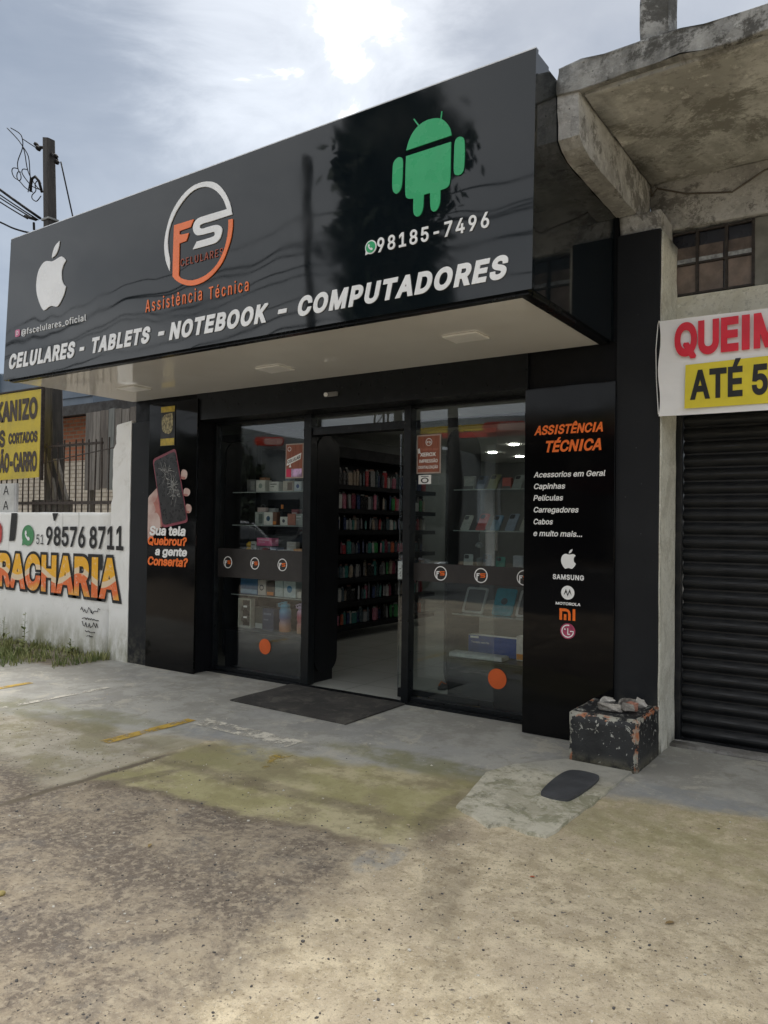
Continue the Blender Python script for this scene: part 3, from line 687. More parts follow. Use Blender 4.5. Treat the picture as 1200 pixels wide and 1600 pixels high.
o = emb('ring_emblem', [LOGO_W], M_WHITE, sign, 45, k=1); emb('ring_emblem', [LOGO_O], M_ORANGE, sign, 40, k=1)
rob = emb('robot_body', [BOT_BODY], M_GREEN, sign, 70); rob.name = 'robot_emblem'
for nm, p in (('head', BOT_HEAD), ('arm', BOT_ARM_L), ('arm', BOT_ARM_R), ('antenna', [(-2.455, 3.932), (-2.449, 3.935), (-2.414, 3.886), (-2.421, 3.882)]), ('antenna', [(-2.268, 3.882), (-2.261, 3.882), (-2.256, 3.923), (-2.262, 3.924)])):
    B().prism(smooth_poly(p, 2, 70 if nm != 'antenna' else 1), YL, YL-.006).obj(nm, M_GREEN, rob)
def whatsapp(cx, cz, r, y, parent, name='phone_bubble', ring=True, green=None):
    b = B().prism(circle(cx, cz, r, n=28), y, y-.004)
    b.prism([(cx-r*.98, cz-r*1.0), (cx-r*.35, cz-r*.85), (cx-r*.85, cz-r*.25)], y, y-.0035)
    o = b.obj(name, M_WHITE if ring else green, parent)
    if ring: B().prism(circle(cx, cz, r*.82, n=28), y-.0041, y-.006).obj('bubble_fill', green or M_GREEN, o)
    hs = B().sheet([(cx+r*a, cz+r*b_) for a, b_ in ((-.42, .42), (-.22, .48), (-.10, .18), (-.22, .08), (.02, -.18), (.16, -.10), (.42, -.28), (.36, -.48), (.10, -.50), (-.30, -.16), (-.46, .16))], y-.0075)
    hs.obj('handset', M_WHITE, o); return o
sg(whatsapp(-2.757, 3.222, .043, YL, sign))
o = sg(B().prism(rrect(-6.728, 3.168, -6.655, 3.232, .015), YL, YL-.004).obj('camera_icon', plain('pink_icon', (.62, .16, .30), .4, 0, .3, 60), sign))
B().prism(arc_band(-6.691, 3.2, .012, .018, 0, 359, 24), YL-.0045, YL-.006).obj('icon_ring', M_WHITE, o)

# ================================================================== PILLAR PANELS
rp = thing('pillar_panel', 'tall black gloss pillar panel listing repair services in orange and white', 'sign')
box('board', (-2.335, -.022, .004), (-1.668, .002, 2.515), M_PANEL, rp, .002)
YP = -.0245
lk = dict(y=YP)
lettering('ASSISTÊNCIA', -2.262, -1.752, 2.170, 2.238, M_PRINTO, rp, bold=.03, shear=.22, **lk)
lettering('TÉCNICA', -2.185, -1.762, 2.042, 2.125, M_PRINTO, rp, bold=.03, shear=.22, **lk)
for s, a, b, z in (('Acessorios em Geral', -2.262, -1.735, 1.862), ('Capinhas', -2.262, -2.025, 1.778), ('Películas', -2.262, -2.04, 1.694), ('Carregadores', -2.262, -1.925, 1.608), ('Cabos', -2.262, -2.115, 1.522), ('e muito mais...', -2.262, -1.895, 1.437)):
    lettering(s, a, b, z, z+.040, M_PRINTW, rp, bold=.018, shear=.2, **lk)
def minimap(pts, cx, cz, s, x0=-6.18, z0=3.56): return [(cx+(x-x0)*s, cz+(z-z0)*s) for x, z in pts]
B().sheet(smooth_poly(minimap(APPLE, -1.992, 1.262, .245), 1, 55), YP).sheet(smooth_poly(minimap(APPLE_LEAF, -1.992, 1.262, .245), 1, 55), YP).obj('apple_emblem', M_PRINTW, rp)
lettering('SAMSUNG', -2.108, -1.878, 1.132, 1.168, M_PRINTW, rp, bold=.03, spacing=1.1, **lk)
mo = B().sheet(circle(-1.995, 1.041, .049, n=36), YP).obj('round_emblem', M_PRINTW, rp)
B().sheet([(-2.024, 1.022), (-2.008, 1.068), (-1.994, 1.03), (-1.98, 1.068), (-1.966, 1.022), (-1.982, 1.045), (-1.995, 1.014), (-2.006, 1.045)], YP-.002).obj('emblem_wings', M_PRINTK, mo)
lettering('MOTOROLA', -2.085, -1.902, .952, .972, M_PRINTW, rp, bold=.03, shear=.15, **lk)
B().sheet(smooth_poly([(-2.055, .846), (-2.055, .928), (-1.995, .928), (-1.972, .905), (-1.972, .846), (-1.990, .846), (-1.990, .898), (-2.0, .908), (-2.035, .908), (-2.035, .846)], 1, 60), YP).sheet([(-2.022, .846), (-2.022, .888), (-2.003, .888), (-2.003, .846)], YP).sheet([(-1.958, .846), (-1.958, .928), (-1.938, .928), (-1.938, .846)], YP).obj('orange_mark', M_PRINTO, rp)
lg = B().sheet(circle(-1.992, .770, .055, n=36), YP).obj('face_emblem', plain('crimson_print', (.42, .06, .13), .35, 0, .25, 30), rp)
B().sheet(arc_band(-1.992, .770, .038, .046, 75, 360, 36), YP-.002).sheet([(-1.995, .79), (-1.988, .79), (-1.988, .752), (-1.975, .752), (-1.975, .745), (-1.995, .745)], YP-.002).sheet([(-1.975, .774), (-1.946, .774), (-1.946, .766), (-1.975, .766)], YP-.002).sheet(circle(-2.012, .783, .006, n=12), YP-.002).obj('emblem_lines', M_PRINTW, lg)

lp = thing('pillar_panel', 'black gloss pillar panel printed with a hand holding a cracked phone', 'sign')
box('board', (-6.570, -.022, .004), (-5.840, .002, 2.735), M_PANEL, lp, .002)
M_SKIN = NT('printed_skin', .45); M_SKIN.color(M_SKIN.mix(M_SKIN.smooth(M_SKIN.noise(5, 4), .3, .65), (.42, .22, .18), (.66, .52, .47))); M_SKIN = M_SKIN.m
M_SKIN2 = plain('printed_skin_fold', (.40, .15, .12), .45, 0, .2, 12)
HAND= [(-6.40, 1.853), (-6.436, 1.853), (-6.475, 1.823), (-6.514, 1.797), (-6.600, 1.763), (-6.606, 1.71), (-6.606, 1.64), (-6.605, 1.552), (-6.598, 1.508), (-6.582, 1.40), (-6.56, 1.30), (-6.333, 1.445), (-6.35, 1.683)]
HAND = [(max(x, -6.565), z) for x, z in HAND]
hd = B().sheet(smooth_poly(HAND, 2, 80), YP).obj('printed_hand', M_SKIN, lp)
B().sheet(smooth_poly([(-6.40, 1.84), (-6.43, 1.74), (-6.47, 1.70), (-6.49, 1.71), (-6.455, 1.67), (-6.44, 1.62), (-6.46, 1.60), (-6.42, 1.60), (-6.37, 1.55), (-6.36, 1.45), (-6.33, 1.45), (-6.35, 1.70)], 1, 80), YP-.002).obj('palm_shade', M_SKIN2, hd)
for (x, z), r, rz in zip(((-6.01, 1.982), (-5.968, 1.804), (-5.939, 1.639)), (.045, .05, .045), (.055, .045, .05)):
    f = B().sheet(smooth_poly([(x-.06, z-rz*.75), (x+.005, z-rz*.95), (x+r*.8, z-rz*.5), (x+r*.9, z+rz*.35), (x+r*.3, z+rz*.9), (x-.05, z+rz*1.0)], 3, 120), YP).obj('printed_fingertip', M_SKIN, hd)
    B().sheet([(x-.055, z-rz*.72), (x+.002, z-rz*.9), (x+.012, z-rz*.45), (x-.05, z-rz*.3)], YP-.0015).obj('finger_shade', M_SKIN2, hd)
def tilted(poly): return poly
PH = [(-6.504, 2.153), (-6.149, 2.255), (-5.942, 1.505), (-6.326, 1.441)]
def inset(P, k):
    c = Vector((sum(p[0] for p in P)/4, sum(p[1] for p in P)/4)); return [tuple(c+(Vector(p)-c)*k) for p in P]
def roundq(P, f=.12):
    o = []
    for i in range(4):
        a, b, c = Vector(P[i-1]), Vector(P[i]), Vector(P[(i+1) % 4]); d = .045
        p0 = b+(a-b).normalized()*d; p1 = b+(c-b).normalized()*d
        for t_ in range(6):
            u = t_/5; o.append(tuple((1-u)**2*p0+2*u*(1-u)*b+u*u*p1))
    return o
ph = B().sheet(roundq(PH), YP-.003).obj('printed_phone', plain('dark_red_print', (.25, .045, .07), .4, 0, .2, 8), lp)
B().sheet(roundq(inset(PH, .93)), YP-.005).obj('phone_screen', plain('dark_screen_print', (.022, .021, .022), .3, 0, .3, 10), ph)
cb = B(); random.seed(3)
def crack(x, z, a, n, w_):
    p = Vector((x, z))
    for i in range(n):
        q = p+Vector((math.cos(a), math.sin(a)))*random.uniform(.012, .03)
        nrm = Vector((-(q-p).y, (q-p).x)).normalized()*w_
        u = ((q.x+6.23)*.97+(q.y-1.84)*.24)
        if abs(u) > .15: break
        cb.sheet([tuple(p-nrm), tuple(p+nrm), tuple(q+nrm*.6), tuple(q-nrm*.6)], YP-.007)
        p = q; a += random.uniform(-.7, .7)
for cx_, cz_, k in ((-6.27, 2.0, 16), (-6.18, 1.87, 30), (-6.13, 1.80, 14)):
    for i in range(k): crack(cx_+random.uniform(-.03, .03), cz_+random.uniform(-.04, .04), random.uniform(0, 6.28), random.randint(2, 6), random.uniform(.0010, .0022))
cb.obj('screen_crack', plain('crack_print', (.50, .50, .48), .4, 0, .1, 30), ph)
lk = dict(y=YP-.004)
lettering('Sua tela', -6.535, -5.985, 1.365, 1.462, M_PRINTW, lp, bold=.035, shear=.16, **lk)
lettering('Quebrou?', -6.590+.03, -5.965, 1.265, 1.352, M_PRINTO, lp, bold=.035, shear=.16, **lk)
lettering('a gente', -6.44, -5.955, 1.160, 1.245, M_PRINTW, lp, bold=.035, shear=.16, **lk)
lettering('Conserta?', -6.555, -5.945, 1.055, 1.145, M_PRINTO, lp, bold=.035, shear=.16, **lk)
st = thing('sticker', 'small yellow and black hardware sticker taped near the top of the left pillar panel', 'sticker')
M_YEL = plain('sticker_yellow', (.52, .38, .03), .4, 0, .25, 20)
B().box((-6.385, -.028, 2.285), (-6.165, -.024, 2.69)).obj('sheet', M_PRINTK, st)
B().sheet([(-6.38, 2.63), (-6.17, 2.63), (-6.17, 2.688), (-6.38, 2.688)], -.030).obj('yellow_band', M_YEL, st)
B().sheet([(-6.38, 2.288), (-6.17, 2.288), (-6.17, 2.36), (-6.38, 2.36)], -.030).obj('yellow_band', M_YEL, st)
B().sheet(smooth_poly([(-6.36, 2.60), (-6.20, 2.62), (-6.19, 2.48), (-6.23, 2.40), (-6.34, 2.42), (-6.37, 2.5)], 1, 80), -.030).obj('picture', plain('sticker_picture', (.32, .28, .15), .5, 0, .8, 35), st)
sf = thing('stripe_panel', 'narrow glossy strip board above the left pillar beside the fascia', 'panel') if False else None

# ================================================================== SHOPFRONT GLAZING
front = thing('shopfront', 'black framed glass shopfront with a sliding door standing open', 'shopfront')
YG = .293
def frame(x0, x1, z0, z1, y0=.235, y1=.30): return box('mullion', (x0, y0, z0), (x1, y1, z1), M_FRAME, front, .003)
frame(-5.873, -5.835, .02, 2.52); frame(-4.655, -4.565, .02, 2.52, .21, .30); frame(-3.545, -3.475, .02, 2.52, .21, .30)
for a, b in ((-5.834, -4.656), (-4.564, -3.546), (-3.474, -2.336)):
    box('transom', (a, .24, 2.495), (b, .298, 2.519), M_FRAME, front, .002)
    if a != -4.564: box('transom', (a, .24, .021), (b, .298, .055), M_FRAME, front, .002)
box('transom', (-4.564, .225, 2.325), (-3.546, .30, 2.395), M_FRAME, front, .002)
box('door_track', (-5.83, .302, 2.33), (-2.336, .38, 2.40), M_BLACK, front, .002)
for a, b, z0, z1 in ((-5.834, -4.656, .056, 2.494), (-3.474, -2.336, .056, 2.494), (-4.564, -3.546, 2.396, 2.494)):
    p = box('glass_pane', (a, .284, z0), (b, .292, z1), M_GLASS, front)
    if z0 < 1:
        q = box('frosted_band', (a, .278, .955 if a < -5 else 1.035), (b, .2825, 1.245 if a < -5 else 1.185), plain('brown_black_film', (.028, .025, .024), .45, 0, .15, 6), p)
def roundel(cx, cz, r, name, parent, y):
    o = B().sheet(arc_band(cx, cz, r*.86, r, 0, 359.9, 40), y).obj(name, M_PRINTW, parent)
    B().sheet(minimap(LOGO_O, cx, cz, r*2.55, -4.33, 3.625), y-.001).obj('letter', M_PRINTW, o)
    B().sheet(minimap(LOGO_W[16:45], cx, cz, r*2.55, -4.33, 3.625), y-.001).obj('letter', M_PRINTO, o)
    return o
for px, cz in ((-5.688, 1.105), (-5.316, 1.108), (-4.955, 1.108), (-3.208, 1.108), (-2.835, 1.108), (-2.464, 1.108)):
    roundel(px, cz, .060, 'round_decal', front, .276)
M_DISC = plain('orange_sticker', (.66, .115, .02), .45, 0, .06, 10)
for x, z, r in ((-5.17, .306, .075), (-2.685, .30, .080)):
    B().prism(circle(x, z, r, n=40), .2835, .2815).obj('round_decal', M_DISC, front)
# sliding leaf parked behind the right pane, its edge showing in the opening
leaf = box('door_leaf', (-3.66, .345, .10), (-2.75, .355, 2.30), M_GLASS, front)
box('door_edge', (-3.668, .343, .10), (-3.661, .357, 2.30), M_CLEARPL, leaf)
box('handle', (-3.655, .310, 1.035), (-3.575, .342, 1.19), plain('brushed_handle', (.45, .50, .50), .3, .6, .1, 40), leaf, .004)
box('rail', (-3.66, .335, .02), (-2.75, .365, .099), M_FRAME, leaf, .002)
box('bracket', (-3.62, .33, 2.20), (-3.547, .37, 2.32), M_FRAME, leaf, .003)
# sensor over the door
sn = thing('door_sensor', 'small silver motion sensor over the glass door', 'sensor')
B().box((-4.235, -.022, 2.615), (-4.09, -.002, 2.655), .006).obj('housing', plain('grey_plastic', (.16, .16, .155), .4, 0, .1, 8), sn)
B().lathe([(.018, 0), (.018, .012), (.01, .016)], (0, 0, 0), 16).obj('eye', M_WHITE, sn, False, (-4.21, -.022, 2.635), (R(90), 0, 0))

# posters on the glass
def poster(x0, x1, z0, z1, label): 
    p = thing('poster', label, 'poster'); y = .279
    B().box((x0, y-.002, z0), (x1, y+.001, z1)).obj('paper', plain('poster_border', (.42, .34, .30), .45, 0, .1, 20), p)
    t = NT('poster_wood_print', .5); t.color(t.mix(t.smooth(t.noise(8, 6, .6, st=(6, 1, .7)), .3, .7), (.24, .065, .035), (.34, .11, .06)))
    B().sheet([(x0+.012, z0+.012), (x1-.012, z0+.012), (x1-.012, z1-.012), (x0+.012, z1-.012)], y-.004).obj('print', t.m, p); return p, y-.006
p1, yy = poster(-4.935, -4.712, 1.935, 2.265, 'brown promotional poster with a slanted white banner on the left glass')
B().sheet([(-4.918, 2.055), (-4.745, 2.115), (-4.735, 2.175), (-4.91, 2.115)], yy).sheet([(-4.89, 2.04), (-4.86, 2.04), (-4.87, 2.08)], yy).obj('banner_print', M_PRINTW, p1)
lettering('CELULAR', -4.905, -4.748, 2.075, 2.103, M_PRINTK, p1, y=yy-.002, bold=.02, z0b=2.122, z1b=2.153)
B().sheet(arc_band(-4.885, 2.215, .017, .022, 0, 359.9, 24), yy).obj('ring_print', M_PRINTW, p1)
B().sheet([(-4.92, 1.948), (-4.862, 1.948), (-4.862, 2.025), (-4.92, 2.025)], yy).obj('red_box_print', plain('poster_red', (.62, .03, .10), .5, 0, .1, 9), p1)
B().sheet([(-4.858, 1.948), (-4.728, 1.948), (-4.728, 2.025), (-4.858, 2.025)], yy).obj('pink_box_print', plain('poster_pink_blue', (.55, .38, .60), .5, 0, .5, 16), p1)
p2, yy = poster(-3.455, -3.220, 1.940, 2.268, 'brown poster offering printing services on the right glass')
lettering('Fazemos aqui', -3.41, -3.245, 2.135, 2.155, plain('poster_salmon', (.55, .22, .16), .5, 0, .1, 9), p2, y=yy, bold=0)
lettering('XEROX', -3.422, -3.265, 2.085, 2.117, M_PRINTW, p2, y=yy, bold=.03)
lettering('IMPRESSÃO', -3.432, -3.248, 2.032, 2.060, M_PRINTW, p2, y=yy, bold=.02)
lettering('DIGITALIZAÇÃO', -3.435, -3.245, 1.982, 2.006, M_PRINTW, p2, y=yy, bold=.02)
B().sheet(arc_band(-3.335, 2.205, .027, .032, 0, 359.9, 28), yy).obj('ring_print', M_PRINTW, p2)
lettering('FS', -3.355, -3.315, 2.193, 2.213, M_PRINTW, p2, y=yy, bold=.02)
B().sheet([(-3.44, 2.11), (-3.418, 2.115), (-3.422, 2.155), (-3.444, 2.15)], yy).obj('phone_print', M_PRINTW, p2)
cs = thing('card_sticker', 'little white card sticker with a dark oval under the printing poster', 'sticker')
B().box((-3.435, .277, 1.852), (-3.312, .280, 1.928)).obj('card', M_PRINTW, cs)
B().sheet(arc_band(0, 0, .016, .024, 0, 359.9, 30), 0).obj('oval', M_PRINTK, cs, False, (-3.373, .2755, 1.883)).scale = (1.6, 1, 1)
lettering('Cielo', -3.398, -3.348, 1.876, 1.890, M_PRINTK, cs, y=.2750, bold=.01) if False else B().sheet([(-3.41, 1.914), (-3.335, 1.914), (-3.335, 1.92), (-3.41, 1.92)], .2755).obj('bar', M_PRINTK, cs)

# ================================================================== WINDOW DISPLAYS
def display(x0, x1, shelves, y0, y1, base_z, label):
    d = thing('display_unit', label, 'display unit')
    for x in (x0, x1):
        B().prism(rrect(y0, .10, y1, 2.34, min(.20, (y1-y0)*.42), 8), x, x+.022, 'x').obj('side_board', M_DISPLAY, d)
    for z in shelves:
        s = box('shelf', (x0+.024, y0+.10, z-.009), (x1-.002, y1-.02, z-.001), M_GLASS2, d)
        box('shelf_edge', (x0+.024, y0+.096, z-.010), (x1-.002, y0+.0995, z), plain('shelf_edge_light', (.25, .28, .27), .3, 0, .1, 20), s)
    box('plinth', (x0+.03, y0+.02, .012), (x1-.01, y1-.03, base_z-.02), M_DISPLAY, d)
    box('plinth_top', (x0+.024, y0+.01, base_z-.018), (x1-.004, y1-.025, base_z-.001), M_DISPLAY, d, .003)
    return d
display(-5.80, -4.60, (1.822, 1.486, 1.180, .776), .32, .66, .430, 'dark display unit with glass shelves of boxed goods behind the left glass')
display(-3.24, -2.20, (1.815, 1.468, 1.130, .760), .40, 1.0, .400, 'dark display unit with glass shelves of phone cases behind the right glass')
M_PAL = {}
def cm(c, name='goods_print', rough=.4):
    k = tuple(round(x, 3) for x in c)
    if k not in M_PAL: M_PAL[k] = plain('goods_colour_%d' % len(M_PAL), c, rough, 0, .12, 25)
    return M_PAL[k]
def carton(x, wd, z, h, c, label, deco=None, y=.5, d=.10, cat='box', name='carton', dc=(.03, .05, .08), group=None):
    t = thing(name, label, cat, (x, y, z), group)
    B().box((-wd/2, 0, 0), (wd/2, d, h), .003).obj('carton_body', cm(c), t)
    if deco == 'dot': B().sheet(circle(0, h*.5, min(wd, h)*.22, n=20), -.0015).obj('print', cm(dc), t)
    elif deco == 'ring': B().sheet(arc_band(0, h*.5, min(wd, h)*.18, min(wd, h)*.28, 0, 359.9, 24), -.0015).obj('print', cm(dc), t)
    elif deco == 'band': B().sheet([(-wd*.5+.004, h*.05), (wd*.5-.004, h*.05), (wd*.5-.004, h*.28), (-wd*.5+.004, h*.28)], -.0015).obj('print', cm(dc), t)
    elif deco == 'side': B().sheet([(-wd*.05, h*.1), (wd*.42, h*.1), (wd*.42, h*.85), (-wd*.05, h*.85)], -.0015).obj('print', cm(dc), t)
    elif deco == 'text':
        B().sheet([(-wd*.38, h*.7), (wd*.3, h*.7), (wd*.3, h*.8), (-wd*.38, h*.8)], -.0015).sheet([(-wd*.38, h*.45), (wd*.05, h*.45), (wd*.05, h*.52), (-wd*.38, h*.52)], -.0015).obj('print', cm(dc), t)
    return t
W_ = (.58, .58, .54)
LS = 'on the %s shelf of the left window'
A = [(-5.562, .117, 1.825, .125, (.10, .10, .10), 'dull grey speaker box at the left end of the top shelf, left window', 'side', (.2, .2, .2)),
     (-5.43, .125, 1.824, .117, W_, 'white box with faint grey print, second on the top shelf, left window', 'dot', (.25, .3, .28)),
     (-5.249, .125, 1.824, .097, W_, 'white box with black print standing alone on the top shelf, left window', 'text', (.05, .05, .05)),
     (-5.062, .14, 1.824, .102, (.40, .36, .30), 'cream box with brown picture panel on the top shelf, left window', 'side', (.12, .06, .03)),
     (-4.935, .092, 1.824, .094, (.50, .55, .60), 'pale box with a blue picture at the right end of the top shelf, left window', 'dot', (.02, .06, .22)),
     (-5.443, .118, 1.488, .13, (.30, .33, .31), 'grey green box under a pink carrier on the second shelf, left window', 'side', (.08, .10, .09)),
     (-5.318, .118, 1.488, .129, W_, 'white box with a blue cup picture on the second shelf, left window', 'dot', (.03, .08, .14)),
     (-5.232, .05, 1.488, .13, (.14, .06, .03), 'thin dark brown box with an orange top on the second shelf, left window', 'band', (.55, .18, .02)),
     (-5.112, .095, 1.488, .083, W_, 'small white box with a dark square picture on the second shelf, left window', 'dot', (.05, .05, .08)),
     (-5.012, .10, 1.488, .114, (.32, .12, .08), 'brick red box on the second shelf, left window', None, None),
     (-4.912, .085, 1.488, .113, (.20, .22, .21), 'dull grey box at the right end of the second shelf, left window', 'text', (.4, .4, .4)),
     (-5.516, .072, 1.182, .137, (.45, .46, .42), 'pale grey box behind the yellow figure on the third shelf, left window', 'text', (.1, .1, .1)),
     (-5.37, .149, 1.182, .091, (.03, .03, .035), 'flat black box under the pink one on the third shelf, left window', 'band', (.16, .16, .17)),
     (-5.24, .100, 1.182, .083, (.035, .06, .12), 'navy box with white flecks on the third shelf, left window', 'text', (.4, .45, .5)),
     (-5.146, .076, 1.182, .057, W_, 'tiny white box with a black square on the third shelf, left window', 'dot', (.03, .03, .03)),
     (-5.060, .080, 1.182, .044, (.55, .58, .42), 'flat white and lime box on the third shelf, left window', 'band', (.35, .45, .05)),
     (-4.925, .105, 1.182, .075, (.60, .25, .05), 'orange box at the right end of the third shelf, left window', None, None),
     (-5.570, .235, .778, .183, (.05, .14, .27), 'wide blue box with a swoosh picture on the lower shelf, left window', 'band', (.25, .40, .55)),
     (-5.392, .105, .778, .155, (.55, .50, .46), 'white box with a black ring picture on the lower shelf, left window', 'ring', (.06, .06, .06)),
     (-5.275, .095, .778, .145, (.07, .05, .04), 'dark box with an orange foot on the lower shelf, left window', 'band', (.62, .20, .03)),
     (-5.162, .105, .778, .159, (.42, .50, .50), 'pale blue grey box on the lower shelf, left window', None, None),
     (-5.020, .155, .778, .164, (.48, .56, .57), 'light box with a blue glass picture on the lower shelf, left window', 'dot', (.02, .18, .35)),
     (-4.896, .050, .778, .062, W_, 'very small white box at the right end of the lower shelf, left window', None, None),
     (-5.424, .105, .432, .226, (.03, .04, .035), 'tall dark carton beside the game pads at the bottom, left window', 'band', (.30, .33, .32)),
     (-5.301, .150, .432, .218, (.018, .035, .085), 'navy carton beside the blue bottle at the bottom, left window', 'text', (.10, .14, .22))]
for x, wd, z, h, c, lab, deco, dc in A: carton(x, wd, z, h, c, lab, deco, y=.46, dc=dc or (.1, .1, .1), group='boxed goods in the left window')
carton(-5.363, .205, 1.276, .080, (.60, .12, .25), 'hot pink box lying on top of the flat black box, left window', 'text', y=.455, dc=(.7, .5, .6), group='boxed goods in the left window')
EXTRA = [(-5.50, .09, 1.824, .15, (.45, .20, .10), 'orange brown box standing at the back of the top shelf, left window'), (-5.155, .08, 1.824, .14, (.10, .14, .20), 'dark blue box standing at the back of the top shelf, left window'),
         (-5.38, .10, 1.488, .17, (.42, .43, .42), 'pale box standing at the back of the second shelf, left window'), (-5.06, .09, 1.488, .16, (.20, .05, .06), 'dark red box standing at the back of the second shelf, left window'),
         (-5.45, .10, 1.182, .16, (.30, .33, .36), 'blue grey box standing at the back of the third shelf, left window'), (-5.10, .12, 1.182, .14, (.40, .38, .34), 'cream box standing at the back of the third shelf, left window'),
         (-5.33, .11, .778, .20, (.36, .14, .07), 'rust coloured box standing at the back of the lower shelf, left window'), (-5.08, .10, .778, .21, (.45, .46, .45), 'tall white box standing at the back of the lower shelf, left window'), (-5.22, .12, .432, .27, (.12, .13, .13), 'tall dark grey carton at the very back of the window bottom, left window')]
for x, wd, z, h, c, lab in EXTRA: carton(x, wd, z, h, c, lab, 'text', y=.565, d=.06, dc=tuple(min(.6, q*.4+.3) for q in c), group='boxed goods in the left window')
R_EX = [(-3.16, .10, 1.816, .12, (.40, .40, .38), 'small white box at the left end of the top shelf, right window'), (-2.80, .08, 1.816, .10, (.45, .10, .08), 'small red box standing on the top shelf, right window'), (-2.69, .09, 1.131, .13, (.35, .36, .38), 'pale grey box at the right of the third shelf, right window'),
        (-3.05, .05, 1.131, .10, (.12, .13, .14), 'slim dark box between two cases on the third shelf, right window')]
for x, wd, z, h, c, lab in R_EX: carton(x, wd, z, h, c, lab, 'band', y=.66, d=.05, dc=(.12, .12, .12), group='boxed goods in the right window')
cr = thing('carrier', 'little pink gift carrier with a wire handle on the grey green box', 'carrier', (-5.443, .49, 1.6185))
B().box((-.055, 0, 0), (.055, .05, .045), .004).obj('bag_body', cm((.50, .40, .38)), cr)
B().tube([(-.03, .025, .045), (-.025, .025, .068), (0, .025, .077), (.025, .025, .068), (.03, .025, .045)], .0025, 6).obj('handle', cm((.1, .1, .1)), cr)
bt = thing('spray_bottle', 'slim black bottle with an orange cap on the second shelf, left window', 'bottle', (-5.169, .50, 1.487))
B().lathe([(.018, 0), (.02, .01), (.02, .13), (.009, .15), (.009, .165)], n=16).obj('bottle_body', M_BLACK, bt, True); B().lathe([(.013, .165), (.013, .205)], n=14).obj('cap', cm((.6, .2, .03)), bt)
yf = thing('toy_figure', 'round yellow toy figure at the left end of the third shelf', 'toy', (-5.60, .50, 1.181))
B().lathe([(.02, 0), (.042, .02), (.045, .05), (.03, .072)], n=18).obj('toy_body', cm((.62, .36, .02)), yf, True); B().lathe([(.02, .072), (.038, .085), (.040, .11), (.02, .132)], n=18).obj('head', cm((.62, .36, .02)), yf, True)
gp = thing('controller_case', 'open pale frame holding black game pads at the bottom left, left window', 'case', (-5.612, .46, .431))
b = B()
for a_, c_ in (((-.105, 0, 0), (-.09, .06, .30)), ((.06, 0, 0), (.075, .06, .30)), ((-.089, 0, 0), (.059, .06, .015)), ((-.089, 0, .285), (.059, .06, .30))): b.box(a_, c_)
b.obj('tray', cm((.38, .38, .32)), gp); B().box((-.088, .05, .016), (.058, .058, .284)).obj('backing', M_BLACK, gp)
for z in (.09, .2):
    q = B().prism(smooth_poly([(-.06, z+.03), (.03, z+.03), (.045, z-.03), (.02, z-.03), (.0, z), (-.03, z), (-.05, z-.03), (-.075, z-.03)], 2, 120), .012, .045).obj('game_pad', cm((.04, .04, .04)), gp)
    B().sheet([(-.04, z+.008), (.01, z+.008), (.01, z+.026), (-.04, z+.026)], .0105).obj('print', M_PRINTW, q)
def grad_mat(name, stops):
    t = NT(name, .35); z = t.xyz()[2]; r = t.n.new('ShaderNodeValToRGB'); t.l.new(t.math('DIVIDE', z, .30), r.inputs[0])
    e = r.color_ramp.elements; e[0].position, e[0].color = stops[0][0], (*stops[0][1], 1); e[1].position, e[1].color = stops[-1][0], (*stops[-1][1], 1)
    for p_, c_ in stops[1:-1]: q = e.new(p_); q.color = (*c_, 1)
    t.color(r.outputs[0]); return t.m
for x, lab, stops in ((-5.115, 'large water bottle fading from sky blue to orange at the window bottom', [(0, (.60, .25, .10)), (.25, (.45, .25, .20)), (.5, (.10, .15, .32)), (.85, (.12, .36, .50))]),
                      (-4.885, 'large water bottle fading from lilac to red and peach at the window bottom', [(0, (.45, .28, .16)), (.3, (.42, .18, .15)), (.55, (.45, .08, .12)), (.85, (.45, .36, .50))])):
    o = thing('water_bottle', lab, 'bottle', (x, .51, .430), 'gradient water bottles')
    gm_ = grad_mat('bottle_gradient', stops)
    B().lathe([(.052, 0), (.06, .01), (.06, .09), (.054, .10), (.054, .12), (.06, .13), (.06, .21), (.045, .24)], n=24).obj('bottle_body', gm_, o, True)
    B().lathe([(.047, .241), (.047, .272), (.02, .278), (.02, .30)], n=20).obj('lid', gm_, o, True)
    B().tube([(-.05, 0, .245), (-.085, 0, .25), (-.09, 0, .27), (-.05, 0, .285), (0, 0, .29)], .008, 8).obj('handle', gm_, o, True)

